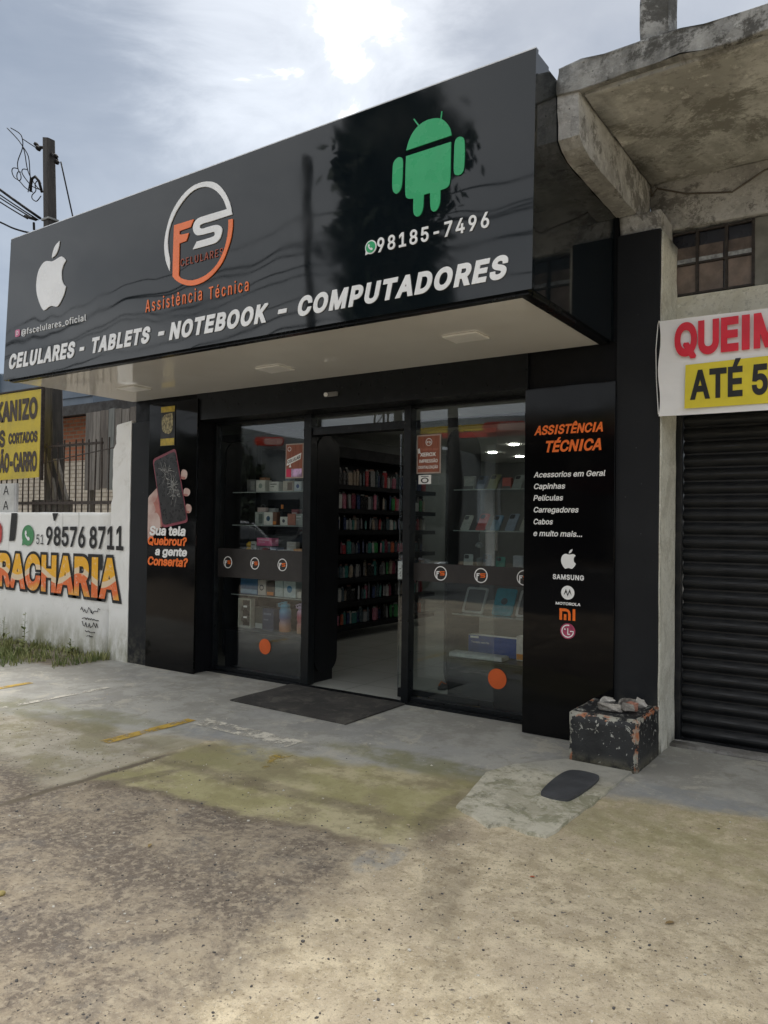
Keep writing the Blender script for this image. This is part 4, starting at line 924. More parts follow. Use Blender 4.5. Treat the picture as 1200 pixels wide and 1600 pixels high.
def phone_case(x, z, wd, h, c, label, y=.62, lean=R(-18), tilt=R(9), cam_=True, parent=None, group='phone cases standing in the right window', mt=None):
    o = thing('phone_case', label, 'phone case', (x, y, z), group, (lean, 0, 0))
    s = math.sin(tilt)
    B().prism([(px+s*pz, pz) for px, pz in rrect(-wd/2, 0, wd/2, h, .014, 4)], 0, .011).obj('shell', mt or cm(c), o)
    if cam_: B().prism([(px+s*pz, pz) for px, pz in rrect(-wd*.42, h*.70, wd*.05, h*.94, .008, 4)], -.0005, -.004).obj('camera_plate', cm((.03, .03, .035)), o)
    return o
RC = [(-3.04, 1.816, .085, .125, (.06, .09, .15), 'dark blue phone case leaning at the left of the top shelf, right window'),
      (-2.925, 1.816, .090, .135, (.25, .25, .13), 'khaki phone case leaning in the middle of the top shelf, right window'),
      (-2.70, 1.816, .085, .125, (.27, .29, .28), 'grey phone case at the right of the top shelf, right window'),
      (-3.18, 1.469, .082, .135, (.50, .50, .46), 'off white phone case at the left of the second shelf, right window'),
      (-3.03, 1.469, .085, .150, (.50, .06, .06), 'red phone case on the second shelf, right window'),
      (-2.895, 1.469, .086, .135, (.10, .19, .27), 'steel blue phone case on the second shelf, right window'),
      (-2.755, 1.469, .086, .150, (.20, .24, .30), 'grey blue phone case on the second shelf, right window'),
      (-2.625, 1.469, .086, .135, (.33, .33, .29), 'pale silver phone case at the right end of the second shelf, right window'),
      (-3.139, 1.131, .085, .132, (.48, .50, .48), 'white upright phone case on the third shelf, right window'),
      (-2.959, 1.131, .080, .135, (.04, .07, .11), 'navy upright phone case on the third shelf, right window'),
      (-2.834, 1.131, .085, .118, (.03, .20, .15), 'emerald phone case with white spots on the third shelf, right window')]
for x, z, wd, h, c, lab in RC: phone_case(x, z, wd, h, c, lab, tilt=R(14) if z > 1.2 else 0, lean=R(-18) if z > 1.2 else R(-6))
def tablet(x, z, wd, h, label, c=None):
    o = thing('tablet_case', label, 'tablet case', (x, .60, z), 'tablet cases on the lower shelf', (R(-16), 0, 0)); s = .12
    q = [(px+s*pz, pz) for px, pz in rrect(-wd/2, 0, wd/2, h, .02, 4)]
    if c: 
        B().prism(q, 0, .014).obj('shell', cm(c), o); B().prism([(px+s*pz, pz) for px, pz in circle(0, h*.52, .028, n=24)], -.001, -.005).obj('ring_mount', cm((.03, .05, .06)), o)
    else:
        q2 = [(px+s*pz, pz) for px, pz in rrect(-wd/2+.018, .018, wd/2-.018, h-.018, .014, 4)]
        B().prism(q2, .008, .012).obj('screen', cm((.05, .055, .06)), o); bb = B()
        for i in range(len(q)):
            j = (i+1) % len(q)
            for ya, yb in ((0, .0), ):
                bb.quad([(q[i][0], 0, q[i][1]), (q[j][0], 0, q[j][1]), (q2[j][0], 0, q2[j][1]), (q2[i][0], 0, q2[i][1])])
                bb.quad([(q[i][0], .016, q[i][1]), (q[j][0], .016, q[j][1]), (q[j][0], 0, q[j][1]), (q[i][0], 0, q[i][1])])
                bb.quad([(q2[i][0], .016, q2[i][1]), (q2[j][0], .016, q2[j][1]), (q2[j][0], 0, q2[j][1]), (q2[i][0], 0, q2[i][1])])
        bb.obj('bumper', cm((.42, .44, .44)), o)
    return o
tablet(-3.085, .762, .20, .225, 'clear framed tablet case at the left of the lower shelf, right window')
tablet(-2.81, .762, .185, .23, 'teal tablet case with a round ring mount on the lower shelf', (.01, .22, .30))
tablet(-2.59, .762, .19, .225, 'clear framed tablet case cut off by the right pillar')
kbx = carton(-2.915, .46, .402, .165, (.02, .075, .30), 'long royal blue keyboard box standing at the bottom of the right window', None, y=.66, d=.06)
lettering('Teclado sem fio', -.20, -.03, .10, .116, M_PRINTW, kbx, y=-.003, bold=.01); box('top_edge', (-.228, .0, .165), (.228, .06, .169), M_PRINTW, kbx)
B().sheet([(-.21, .142), (-.13, .142), (-.13, .158), (-.21, .158)], -.003).obj('print', M_PRINTW, kbx)
ky = thing('keyboard_box', 'flat white keyboard lying in front of the long blue box', 'keyboard', (-2.98, .45, .402))
B().box((-.27, 0, 0), (.25, .14, .03), .004).obj('slab', cm((.50, .50, .50)), ky); bb = B()
for i in range(16):
    for j in range(4): bb.box((-.25+i*.031, .012+j*.03, .0305), (-.224+i*.031, .036+j*.03, .037))
bb.obj('keys', cm((.42, .42, .43)), ky)['kind'] = 'stuff'
carton(-2.585, .17, .402, .20, (.60, .56, .50), 'white and orange product box beside the right pillar at the window bottom', 'band', y=.60, dc=(.65, .25, .03))
hk = thing('phone_holder', 'hanging clear phone holder under the second shelf, right window', 'holder', (-3.02, .60, 1.32))
B().tube([(0, 0, .12), (0, 0, .06)], .004, 6).lathe([(.01, .0), (.035, .012), (.03, .03), (.008, .05)], n=14).obj('clip_body', cm((.16, .17, .17)), hk, True)
hk = thing('charging_stick', 'slim pale tube hanging between the blue cases, right window', 'holder', (-2.86, .60, 1.30))
B().lathe([(.012, 0), (.014, .01), (.014, .14), (.01, .155)], n=12).obj('tube_body', cm((.30, .27, .26)), hk, True)
# sandals left inside
M_SAN = plain('sandal_rubber', (.02, .02, .02), .7, 0, .2, 20)
for i, (x, y, a, lab) in enumerate(((-3.54, .93, .3, 'dark flip flop with orange straps inside the right glass, nearer the glass'), (-3.43, 1.05, .2, 'dark flip flop with orange straps inside the right glass, nearer the display unit'))):
    o = thing('flip_flop', lab, 'sandal', (x, y, .012), 'pair of flip flops', (0, 0, a))
    B().prism(smooth_poly([(-.04, -.12), (.04, -.12), (.045, 0), (.055, .09), (.02, .14), (-.03, .13), (-.05, .06), (-.04, 0)], 2, 120), 0, .016, 'z').obj('sole', M_SAN, o)
    B().tube([(-.045, 0, .016), (-.03, .04, .045), (0, .09, .016), (.035, .04, .045), (.045, 0, .016)], .008, 6).obj('strap', cm((.60, .16, .04)), o)

# ------------------------------------------------------------------ wall rack full of cases
rack = thing('wall_rack', 'black wall rack with seven rows of hanging phone cases inside the door', 'rack')
box('back_board', (-6.30, 1.3, .10), (-6.22, 4.9, 2.50), M_BLACK, rack)
rows = [(2.275, 2.03), (1.949, 1.72), (1.638, 1.441), (1.319, 1.123), (1.033, .814), (.726, .506), (.419, .2)]
box('shelf_rail', (-6.22, 1.3, 2.36), (-5.99, 4.9, 2.50), M_BLACK, rack)
for zt, zb in rows: box('shelf_rail', (-6.22, 1.3, zb-.07), (-5.99, 4.9, zb-.012), M_BLACK, rack)
PC = [('black', (.02, .02, .022)), ('smoke grey', (.10, .10, .11)), ('clear grey', (.27, .27, .27)), ('red', (.45, .03, .04)), ('pink', (.50, .14, .22)), ('wine', (.20, .03, .06)), ('navy', (.03, .05, .14)),
      ('teal', (.03, .20, .18)), ('green', (.04, .28, .08)), ('white', (.50, .50, .48)), ('orange red', (.60, .12, .04)), ('slate', (.07, .11, .13)), ('beige', (.38, .30, .22))]
ORD = ['top', 'second', 'third', 'fourth', 'fifth', 'sixth', 'lowest']
random.seed(21); cms = {}
NTH = ['first', 'second', 'third', 'fourth', 'fifth', 'sixth', 'seventh', 'eighth', 'ninth', 'tenth', 'eleventh', 'twelfth', 'thirteenth', 'fourteenth', 'fifteenth', 'sixteenth', 'seventeenth', 'eighteenth', 'nineteenth', 'twentieth']
NTH += ['twenty-'+q for q in NTH[:9]]+['thirtieth']+['thirty-'+q for q in NTH[:9]]+['fortieth']
for ri, (zt, zb) in enumerate(rows):
    y = 2.32; ci = 0
    while y < 4.75 and ci < 39:
        nm, c = random.choices(PC, [5, 5, 5, 3, 3, 2, 3, 3, 1.5, 3, 1, 4, 2])[0]
        wd = random.uniform(.048, .085); h = (zt-zb)*random.uniform(.66, 1.0)
        k = (nm, round(wd, 2), round(h, 2)); c = tuple(x*.75+.15*sum(c)/3 for x in c)
        if k not in cms:
            bq = B().prism(rrect(-k[1]/2, 0, k[1]/2, k[2]-.022, .016, 3), 0, .022, 'x'); n0 = len(bq.bm.faces)
            bq.prism([(-k[1]*.42, k[2]-.021), (k[1]*.42, k[2]-.021), (k[1]*.42, k[2]), (-k[1]*.42, k[2])], .008, .011, 'x')
            bq.bm.faces.ensure_lookup_table()
            for f in bq.bm.faces[n0:]: f.material_index = 1
            cms[k] = bq.mesh('phone_case', cm(c, rough=.28)); cms[k].materials.append(cm(random.choice(((.30, .30, .29), (.08, .08, .08), (.22, .12, .10)))))
        o = link('phone_case', cms[k], None, (-6.11+random.uniform(-.02, .02), y, zb-.006), (0, random.uniform(-.05, .05), random.uniform(-.35, .8)))
        tag(o, '%s phone case, %s from the left in the %s row of the wall rack' % (nm, NTH[ci], ORD[ri]), 'phone case', 'phone cases hanging in the black wall rack'); ci += 1
        y += wd+random.uniform(.002, .014)

# ================================================================== MAT, BLOCK, OVAL
def mat_mesh():
    b = B(); P = [(-4.735, -.60), (-3.484, -.635), (-3.482, .185), (-4.755, .19)]
    bm = b.bm; nx, ny = 36, 24; V = {}
    for i in range(nx+1):
        for j in range(ny+1):
            u, v = i/nx, j/ny; p = Vector(P[0]).lerp(Vector(P[1]), u).lerp(Vector(P[3]).lerp(Vector(P[2]), u), v)
            z = .012+.004*mnoise.noise(Vector((p.x*3, p.y*3, 1)))
            V[i, j] = bm.verts.new((p.x, p.y, z))
    for i in range(nx):
        for j in range(ny): bm.faces.new((V[i, j], V[i+1, j], V[i+1, j+1], V[i, j+1]))
    rim = [V[i, 0] for i in range(nx+1)]+[V[nx, j] for j in range(1, ny+1)]+[V[i, ny] for i in range(nx-1, -1, -1)]+[V[0, j] for j in range(ny-1, 0, -1)]
    lo = [bm.verts.new((v.co.x, v.co.y, .001)) for v in rim]
    for i in range(len(rim)): bm.faces.new((rim[i], lo[i], lo[(i+1) % len(rim)], rim[(i+1) % len(rim)]))
    return b
t = NT('black_carpet_mat', .95)
rg = t.voro(300).outputs['Distance']
c = t.mix(t.smooth(t.noise(2.4, 7, .7), .35, .7), (.030, .028, .026), (.062, .057, .050))
c = t.mix(t.smooth(t.noise(4, 9, .78, .5, off=(3, 1, 1)), .50, .62, 0, .55), c, (.13, .12, .10)); t.color(c); t.bump(t.noise(160, 3), .6, .004)
tag(mat_mesh().obj('doormat', t.m), 'large worn black doormat lying before the open shop door', 'doormat')

bl = thing('concrete_block', 'square black painted masonry block with chipped edges at the pillar foot', 'block', (-1.59, -.215, 0))
def chip_mat():
    t = NT('chipped_black_paint', .55); X, Y, Z = t.xyz()
    ax = t.math('ABSOLUTE', X); ay = t.math('ABSOLUTE', Y)
    ex = t.smooth(ax, .17, .215); ey = t.smooth(ay, .20, .262); ez = t.smooth(Z, .26, .325)
    e = t.math('MAXIMUM', t.math('MAXIMUM', t.math('MULTIPLY', ex, ey), t.math('MULTIPLY', ex, ez)), t.math('MULTIPLY', ey, ez))
    k = t.math('ADD', t.noise(11, 8, .72), t.math('MULTIPLY', e, .24))
    base = t.mix(t.smooth(t.noise(5, 6), .3, .7), (.014, .015, .016), (.030, .032, .034))
    base = t.mix(t.math('MULTIPLY', t.smooth(Z, .09, 0), t.smooth(t.noise(14, 6, .7), .35, .6)), base, (.17, .16, .12))
    chip = t.mix(t.smooth(t.noise(6, 5, .6, off=(4, 4, 4)), .46, .54), (.40, .39, .33), (.45, .17, .08))
    m_ = t.smooth(k, .675, .69)
    up_ = t.math('MULTIPLY', t.smooth(Z, .12, .30), .035)
    sp_ = t.smooth(t.math('ADD', t.noise(15, 4, .65, .6, off=(2, 2, 1)), up_), .645, .66)
    sp2 = t.smooth(t.math('ADD', t.noise(42, 3, .6, .5, off=(1, 2, 1)), up_), .665, .69)
    c = t.mix(m_, base, chip); c = t.mix(t.math('MULTIPLY', t.math('MAXIMUM', sp_, sp2), .85), c, (.50, .50, .45))
    t.color(c); t.bump(t.math('SUBTRACT', t.noise(16, 7, .7), t.math('MULTIPLY', m_, .7)), .7, .01); return t.m
def block_mesh():
    bm = bmesh.new(); r = bmesh.ops.create_cube(bm, size=1); bmesh.ops.bevel(bm, geom=list(bm.edges), offset=.03, segments=2, affect='EDGES')
    bmesh.ops.subdivide_edges(bm, edges=list(bm.edges), cuts=5, use_grid_fill=True)
    for v in bm.verts:
        p = Vector((v.co.x*.435, v.co.y*.53, (v.co.z+.5)*.325))
        if p.z < .01: p.z = 0
        p += Vector([mnoise.noise(p*16+Vector((i*7, 0, 0))) for i in range(3)])*.006
        if p.z > .30 and abs(p.x) < .15 and abs(p.y) < .2: p.z -= .012
        v.co = p
    return bm
o = to_obj(block_mesh(), 'block_body', chip_mat(), bl)
for p in o.data.polygons: p.use_smooth = True
M_RUB = concrete_mat('rubble_grey', (.48, .45, .40), (.28, .26, .23), (.18, .16, .14), 9, .4, .6)
M_RUBR = concrete_mat('rubble_red', (.50, .26, .19), (.38, .17, .12), (.50, .46, .42), 9, .5, .6)
def chunk(loc, s, rot, mt, label, seed):
    rr = random.Random(seed*13+1); bm = bmesh.new()
    for _ in range(15):
        p = Vector([rr.uniform(-1, 1) for _ in range(3)]); p /= max(abs(c_) for c_ in p); p *= rr.uniform(.75, 1); bm.verts.new(p)
    bmesh.ops.convex_hull(bm, input=bm.verts); bmesh.ops.delete(bm, geom=[v for v in bm.verts if not v.link_faces], context='VERTS')
    bmesh.ops.triangulate(bm, faces=bm.faces); bmesh.ops.subdivide_edges(bm, edges=list(bm.edges), cuts=4, use_grid_fill=True)
    for v in bm.verts:
        q = v.co + v.co.normalized()*(mnoise.noise(v.co*3+Vector((seed, 3, 3)))*.10+mnoise.noise(v.co*9+Vector((seed, 3, 3)))*.09)
        v.co = Vector((q.x*s[0]*.72, q.y*s[1]*.72, q.z*s[2]*.72))
    o = to_obj(bm, 'rubble_chunk', mt, None); o.location = loc; o.rotation_euler = rot; tag(o, label, 'rubble', 'rubble lying on the black block')
M_RUBW = concrete_mat('rubble_white', (.66, .63, .58), (.50, .47, .42), (.3, .28, .25), 9, .4, .6)
chunk((-1.60, -.29, .340), (.12, .06, .045), (0, .04, .1), M_RUB, 'long flat grey mortar lump at the front of the rubble on the block', 1)
chunk((-1.66, -.17, .345), (.065, .055, .045), (.2, .1, .6), M_RUBW, 'pale mortar lump at the left of the rubble on the block', 2)
chunk((-1.55, -.12, .350), (.075, .06, .05), (.1, .2, 1.1), M_RUB, 'tall grey lump at the back of the rubble on the block', 3)
chunk((-1.49, -.19, .350), (.060, .05, .05), (.3, 0, .3), M_RUBR, 'reddish brick fragment on top of the rubble on the block', 4)
chunk((-1.46, -.08, .345), (.07, .04, .045), (.1, .3, .9), M_RUBW, 'white broken tile shard at the right of the rubble on the block', 5)
chunk((-1.50, -.255, .348), (.05, .06, .035), (0, .1, .8), M_RUB, 'small grey crumb beside the reddish brick fragment on the block', 6)

ov = [(x, y) for x, y in smooth_poly([(-1.70, -1.19), (-1.675, -1.23), (-1.55, -1.235), (-1.515, -1.20), (-1.50, -.95), (-1.505, -.76), (-1.54, -.70), (-1.66, -.69), (-1.72, -.735), (-1.725, -.95)], 3, 120)]
t = NT('dark_grey_rubber', .6); t.color(t.mix(t.smooth(t.noise(7, 6), .3, .7), (.045, .047, .052), (.075, .078, .084))); t.bump(t.noise(5, 4), .3, .02)
o = B().prism(ov, .0135, .028, 'z').obj('rubber_pad', t.m); tag(o, 'dark grey oval rubber pad lying on the pale concrete in front of the block', 'pad')

# small stones and leaves
random.seed(5)
for (x, y, s, c, lab) in ((-3.0, -3.55, .016, (.35, .28, .1), 'small yellowish pebble on the dark gravel at the lower left'), (-4.2, -2.95, .013, (.35, .22, .08), 'small brown pebble on the worn concrete at the left'), (-.62, -3.0, .014, (.06, .06, .06), 'small black pebble on the sandy concrete at the lower right')):
    bm = bmesh.new(); bmesh.ops.create_icosphere(bm, subdivisions=2, radius=s)
    for v in bm.verts: v.co *= 1+.25*mnoise.noise(v.co*60); v.co.z *= .6
    o = to_obj(bm, 'pebble', cm(c, rough=.8), None); o.location = (x, y, s*.4); tag(o, lab, 'pebble')

def gravel():
    rr = random.Random(77); bm = bmesh.new()
    ico = bmesh.new(); bmesh.ops.create_icosphere(ico, subdivisions=1, radius=1); iv = [v.co.copy() for v in ico.verts]; fi = [[v.index for v in f.verts] for f in ico.faces]; ico.free()
    V = []; Fc = []; mi = []
    for _ in range(9000):
        x = rr.uniform(-6.5, .3); y = rr.uniform(-4.6, -.9)
        if y > -1.9 and rr.random() < .85: continue
        if -2.15 < x < -1.38 and y > -1.8: continue
        s_ = rr.choice((.0015, .002, .002, .003, .0045)) * rr.uniform(.8, 1.3)
        if rr.random() < .01: s_ = rr.uniform(.006, .010)
        a = rr.uniform(0, 6.28); ca, sa = math.cos(a), math.sin(a); ex = rr.uniform(.7, 1.5); ez = rr.uniform(.4, .8); n0 = len(V)
        for v in iv:
            k = 1+.3*rr.uniform(-1, 1); px_, py_ = v.x*ex*k, v.y*k; V.append((x+s_*(px_*ca-py_*sa), y+s_*(px_*sa+py_*ca), s_*.2+s_*v.z*ez*k))
        m_ = rr.choice((0, 0, 0, 1, 1, 2))
        for f in fi: Fc.append([n0+i for i in f]); mi.append(m_)
    me = bpy.data.meshes.new('gravel'); me.from_pydata(V, [], Fc)
    for nm, c_ in (('grit_dark', (.09, .085, .08)), ('grit_tan', (.42, .35, .25)), ('grit_pale', (.60, .57, .50))): me.materials.append(plain(nm, c_, .85, 0, .3, 90))
    me.polygons.foreach_set('material_index', mi); me.update()
    tag(link('gravel', me), 'loose grit scattered over the worn forecourt', 'gravel', kind='stuff')
gravel()
# a few dry leaves and scraps
for i, (x, y, a, c_, lab) in enumerate(((-1.33, -2.15, .4, (.42, .10, .04), 'small orange scrap on the sandy concrete below the pale patch'), (-5.2, -2.4, 1.2, (.30, .20, .07), 'curled brown leaf on the worn slab at the far left'), (-2.9, -2.9, 2.2, (.33, .24, .10), 'curled tan leaf on the dark stained ground'), (-.75, -2.2, .9, (.25, .17, .07), 'small brown leaf on the sandy ground at the right'))):
    k = .014 if i == 0 else .022; b_ = B(); bmx = b_.bm
    P0 = [(-1, 0), (-.4, .35), (.3, .38), (1, 0), (.3, -.38), (-.4, -.35)]; cen = bmx.verts.new((0, 0, .002)); rim = [bmx.verts.new((u*k, v*k, .003+abs(v)*k*.5)) for u, v in P0]
    for j in range(6): bmx.faces.new((cen, rim[j], rim[(j+1) % 6]))
    tag(b_.obj('dry_leaf' if i else 'scrap', cm(c_, rough=.8), None, False, (x, y, .001), (0, 0, a)), lab, 'leaf' if i else 'scrap')

# ================================================================== NEIGHBOUR BUILDING
nb = thing('concrete_building', 'weathered concrete building with a cantilevered slab and a black roller shutter', 'building')
YN = .40
def rough_box(name, a, b, mt, parent, n=14, amp=.02, seed=0):
    bm = bmesh.new(); bmesh.ops.create_cube(bm, size=1)
    bmesh.ops.subdivide_edges(bm, edges=list(bm.edges), cuts=n, use_grid_fill=True)
    for v in bm.verts:
        p = Vector((a[i]+(v.co[i]+.5)*(b[i]-a[i]) for i in range(3)))
        edge = sum(1 for i in range(3) if abs(abs(v.co[i])-.5) < 1e-4)
        k = amp*(1.6 if edge >= 2 else .5)
        p += Vector([mnoise.noise(p*3.5+Vector((seed, i*11, 0))) for i in range(3)])*k
        p += Vector([mnoise.noise(p*11+Vector((seed+5, i*11, 0))) for i in range(3)])*k*.45
        v.co = p
    o = to_obj(bm, name, mt, parent); 
    for p in o.data.polygons: p.use_smooth = True
    return o
rough_box('beam', (-1.665, .03, 3.525), (-1.39, YN-.035, 3.66), M_BEAM, nb, 8, .006, 7)
rough_box('edge_strip', (-1.379, .012, .0), (-1.368, YN-.002, 3.50), M_CREAMW, nb, 30, .005, 21)
# roof slab: underside 4.0, front edge y=-1.08
rough_box('slab', (-1.69, -1.08, 3.995), (2.6, .75, 4.135), M_SLAB, nb, 30, .020, 2)
rough_box('slab_underside', (-1.54, -1.03, 3.975), (2.55, .38, 4.02), M_SOFC, nb, 30, .006, 15)
# cantilever beam with chamfered nose
def beam():
    prof = [(-1.07, 3.995), (-1.06, 3.74), (-1.0, 3.70), (-.90, 3.675), (.39, 3.655), (.39, 3.995)]
    bm = bmesh.new(); n = len(prof); X_ = (-1.685, -1.64, -1.60, -1.555)
    P2 = []
    for i in range(n):
        a, b = Vector(prof[i]), Vector(prof[(i+1) % n]); k = max(1, int((b-a).length/.07))
        P2 += [a.lerp(b, j/k) for j in range(k)]
    rings = []
    for x in X_:
        rings.append([bm.verts.new(Vector((x+.10*max(0, (.0)), p.x, p.y))+Vector([mnoise.noise(Vector((x*6+i*9, p.x*6, p.y*6))) for i in range(3)])*.010) for p in P2])
    for q in range(3):
        for k in range(len(P2)): bm.faces.new((rings[q][k], rings[q][(k+1) % len(P2)], rings[q+1][(k+1) % len(P2)], rings[q+1][k]))
    fs = [bm.faces.new(rings[0][::-1]), bm.faces.new(rings[-1])]; bm.normal_update(); bmesh.ops.triangulate(bm, faces=fs); bmesh.ops.recalc_face_normals(bm, faces=bm.faces)
    return to_obj(bm, 'beam', M_BEAM, nb)
beam()
rough_box('post', (-1.225, -1.02, 4.12), (-1.08, -.85, 5.6), M_SLAB, nb, 10, .008, 9)
rough_box('beam', (-1.55, YN-.03, 3.625), (2.6, YN+.2, 3.985), M_BEAM, nb, 18, .010, 4)
box('wall', (-1.474, YN, 2.40), (2.6, YN+.2, 3.150), M_CREAM, nb, .004)
rough_box('door_jamb', (-1.474, YN, -.01), (-1.385, YN+.10, 2.395), M_CREAMW, nb, 22, .006, 6)
box('wall', (-1.474, YN, 3.155), (-1.425, YN+.2, 3.615), M_CREAMW, nb)
box('wall', (-.865, YN+.01, 3.155), (2.6, YN+.2, 3.615), plain('grey_render', (.20, .20, .18), .85, 0, .3, 5, .4), nb)
box('wall', (1.6, YN, 0), (2.6, YN+.2, 2.395), M_CREAM, nb)
box('wall', (-1.474, YN+.45, 0), (2.6, 9, .02), M_BLACK, nb); box('wall', (2.5, YN+.21, 0), (2.6, 9, 3.99), M_CREAM, nb)
box('roof', (-1.474, YN+.36, 4.0), (2.6, 9, 4.12), M_SLAB, nb)
# barred window
wnd = box('window', (-1.424, YN+.03, 3.157), (-.866, YN+.045, 3.612), plain('dark_window_void', (.012, .013, .02), .3, 0, .2, 4), nb)
M_RUST = plain('dark_rusty_frame', (.035, .028, .024), .6, 0, .4, 20)
for x in (-1.424, -1.245, -1.055, -.885): box('bar', (x, YN+.002, 3.157), (x+.020, YN+.028, 3.612), M_RUST, wnd)
for z in (3.157, 3.37, 3.595): box('bar', (-1.423, YN+.005, z), (-.867, YN+.024, z+.014), M_RUST, wnd)
M_DP = plain('dirty_pane', (.20, .155, .13), .5, 0, .3, 9)
for i, x in enumerate((-1.403, -1.224, -1.034)):
    box('pane', (x, YN+.018, 3.172), (x+.157 if i else x+.157, YN+.022, 3.368), M_DP, wnd)
    box('pane', (x, YN+.018, 3.386), (x+.157, YN+.022, 3.50), plain('dirty_upper_pane', (.13, .10, .085), .5, 0, .4, 12), wnd)
    box('paper_strip', (x, YN+.010, 3.372), (x+.157, YN+.014, 3.415), plain('white_dust', (.34, .36, .38), .7, 0, .4, 30), wnd)
# roller shutter
def shutter_mat():
    t = NT('black_shutter_paint', .38, 0, .4); z = t.xyz()[2]
    c = t.mix(t.smooth(t.noise(3, 8, .7), .4, .6), (.008, .009, .011), (.015, .016, .018))
    c = t.mix(t.math('MULTIPLY', t.smooth(t.noise(2.2, 9, .75, st=(1, 1, 3), off=(1, 0, 0)), .50, .62), .5), c, (.045, .043, .040))
    t.color(c); t.set(t.b.inputs['Roughness'], t.smooth(t.noise(4, 7, .7), .4, .6, .28, .6)); return t.m
M_SHUT = shutter_mat()
sh = thing('roller_shutter', 'closed black corrugated roller shutter under the sale banner', 'shutter', (-.0, YN+.08, 0))
def slat_mesh():
    prof = []; h = .0955
    for i in range(9):
        a = i/8; prof.append((-.028*math.sin(math.pi*min(1, a*1.18)) if a*1.18 < 1 else .004, h*a))
    bm = bmesh.new(); x0, x1 = -1.33, 1.58
    A_ = [bm.verts.new((x0, y, z)) for y, z in prof]; B_ = [bm.verts.new((x1, y, z)) for y, z in prof]
    A2 = [bm.verts.new((x0, .012, z)) for y, z in prof]; B2 = [bm.verts.new((x1, .012, z)) for y, z in prof]
    for i in range(8): bm.faces.new((A_[i], B_[i], B_[i+1], A_[i+1])); bm.faces.new((A2[i+1], B2[i+1], B2[i], A2[i])); bm.faces.new((A_[i], A_[i+1], A2[i+1], A2[i])); bm.faces.new((B_[i+1], B_[i], B2[i], B2[i+1]))
    me = bpy.data.meshes.new('slat'); bm.to_mesh(me); bm.free(); me.materials.append(M_SHUT); return me
sm_ = slat_mesh()
for i in range(25): link('slat', sm_, sh, (random.uniform(-.0015, .0015), random.uniform(-.002, .002), .03+i*.0957))
box('bottom_bar', (-1.33, -.028, .002), (1.58, .012, .029), M_SHUT, sh)
box('guide_rail', (-1.383, -.055, .0), (-1.333, .03, 2.394), M_SHUT, sh, .003); box('guide_rail', (1.582, -.055, .0), (1.60, .03, 2.394), M_SHUT, sh)
rough_box('slab', (-1.384, .28, 0), (2.6, .43, .020), M_KERB, nb, 16, .006, 3)
# banner
bn = thing('banner', 'white vinyl sale banner with red and black letters over the shutter', 'banner')
def banner_sheet():
    bm = bmesh.new(); nx, nz = 60, 12; V = {}
    for i in range(nx+1):
        for j in range(nz+1):
            x = -1.372+i/nx*2.75; z = 2.246+j/nz*.632 - .012*math.sin(i/nx*3.14); y = -.045-.012*mnoise.noise(Vector((x*3, z*2, 1)))-.006*math.sin(x*9+z*4)
            if i == 0: x += .008*math.sin(j*.8)
            V[i, j] = (bm.verts.new((x, y-.0015, z)), bm.verts.new((x, y+.0015, z)))
    for i in range(nx):
        for j in range(nz):
            bm.faces.new([V[i, j][0], V[i+1, j][0], V[i+1, j+1][0], V[i, j+1][0]]); bm.faces.new([V[i, j+1][1], V[i+1, j+1][1], V[i+1, j][1], V[i, j][1]])
    bmesh.ops.recalc_face_normals(bm, faces=bm.faces)
    t = NT('white_vinyl', .4); t.color(t.mix(t.smooth(t.noise(3, 6), .35, .75), (.88, .88, .88), (.80, .80, .80))); t.bump(t.noise(2.5, 3, .5, st=(1, 1, 2.5)), .5, .03)
    o = to_obj(bm, 'sheet', t.m, bn)
    for p in o.data.polygons: p.use_smooth = True
banner_sheet(); YB = -.064
M_RED = plain('banner_red', (.68, .012, .035), .4, 0, .08, 8); M_BYEL = plain('banner_yellow', (.75, .62, .03), .4, 0, .05, 8)
B().sheet([(-1.205, 2.282), (.45, 2.272), (.45, 2.585), (-1.20, 2.565)], YB).obj('yellow_field', M_BYEL, bn)
lettering('QUEIMA', -1.270, -.50, 2.622, 2.842, M_RED, bn, bold=.04, y=YB)
lettering('ATÉ 50%', -1.170, -.46, 2.335, 2.525, M_PRINTK, bn, bold=.03, y=YB-.003)
cd = thing('hanging_cord', 'thin white cord hanging down the left edge of the sale banner', 'cord')
B().tube([(-1.372, -.05, 2.88), (-1.385, -.03, 2.86), (-1.402, -.012, 2.7), (-1.398, -.010, 2.5), (-1.374, -.045, 2.26)], .003, 5).obj('cord', M_PRINTW, cd)
cb_ = thing('loose_cable', 'thin grey cable sagging along the concrete beam under the slab', 'cable')
B().tube([(-1.53, .30, 3.93), (-1.54, .36, 3.90), (-1.50, .355, 3.945), (-1.3, .35, 3.86), (-1.0, .35, 3.80), (-.8, .35, 3.90), (-.5, .35, 3.96)], .006, 6).obj('cable', plain('grey_cable', (.10, .085, .07), .7, 0, .2, 8), cb_)
pp_ = thing('water_pipe', 'short white pipe stub beside the barred window', 'pipe')
B().tube([(-1.42, YN-.02, 3.13), (-1.42, YN-.02, 3.36)], .012, 8).obj('pipe', plain('pvc_white', (.5, .5, .48), .4, 0, .1, 8), pp_)

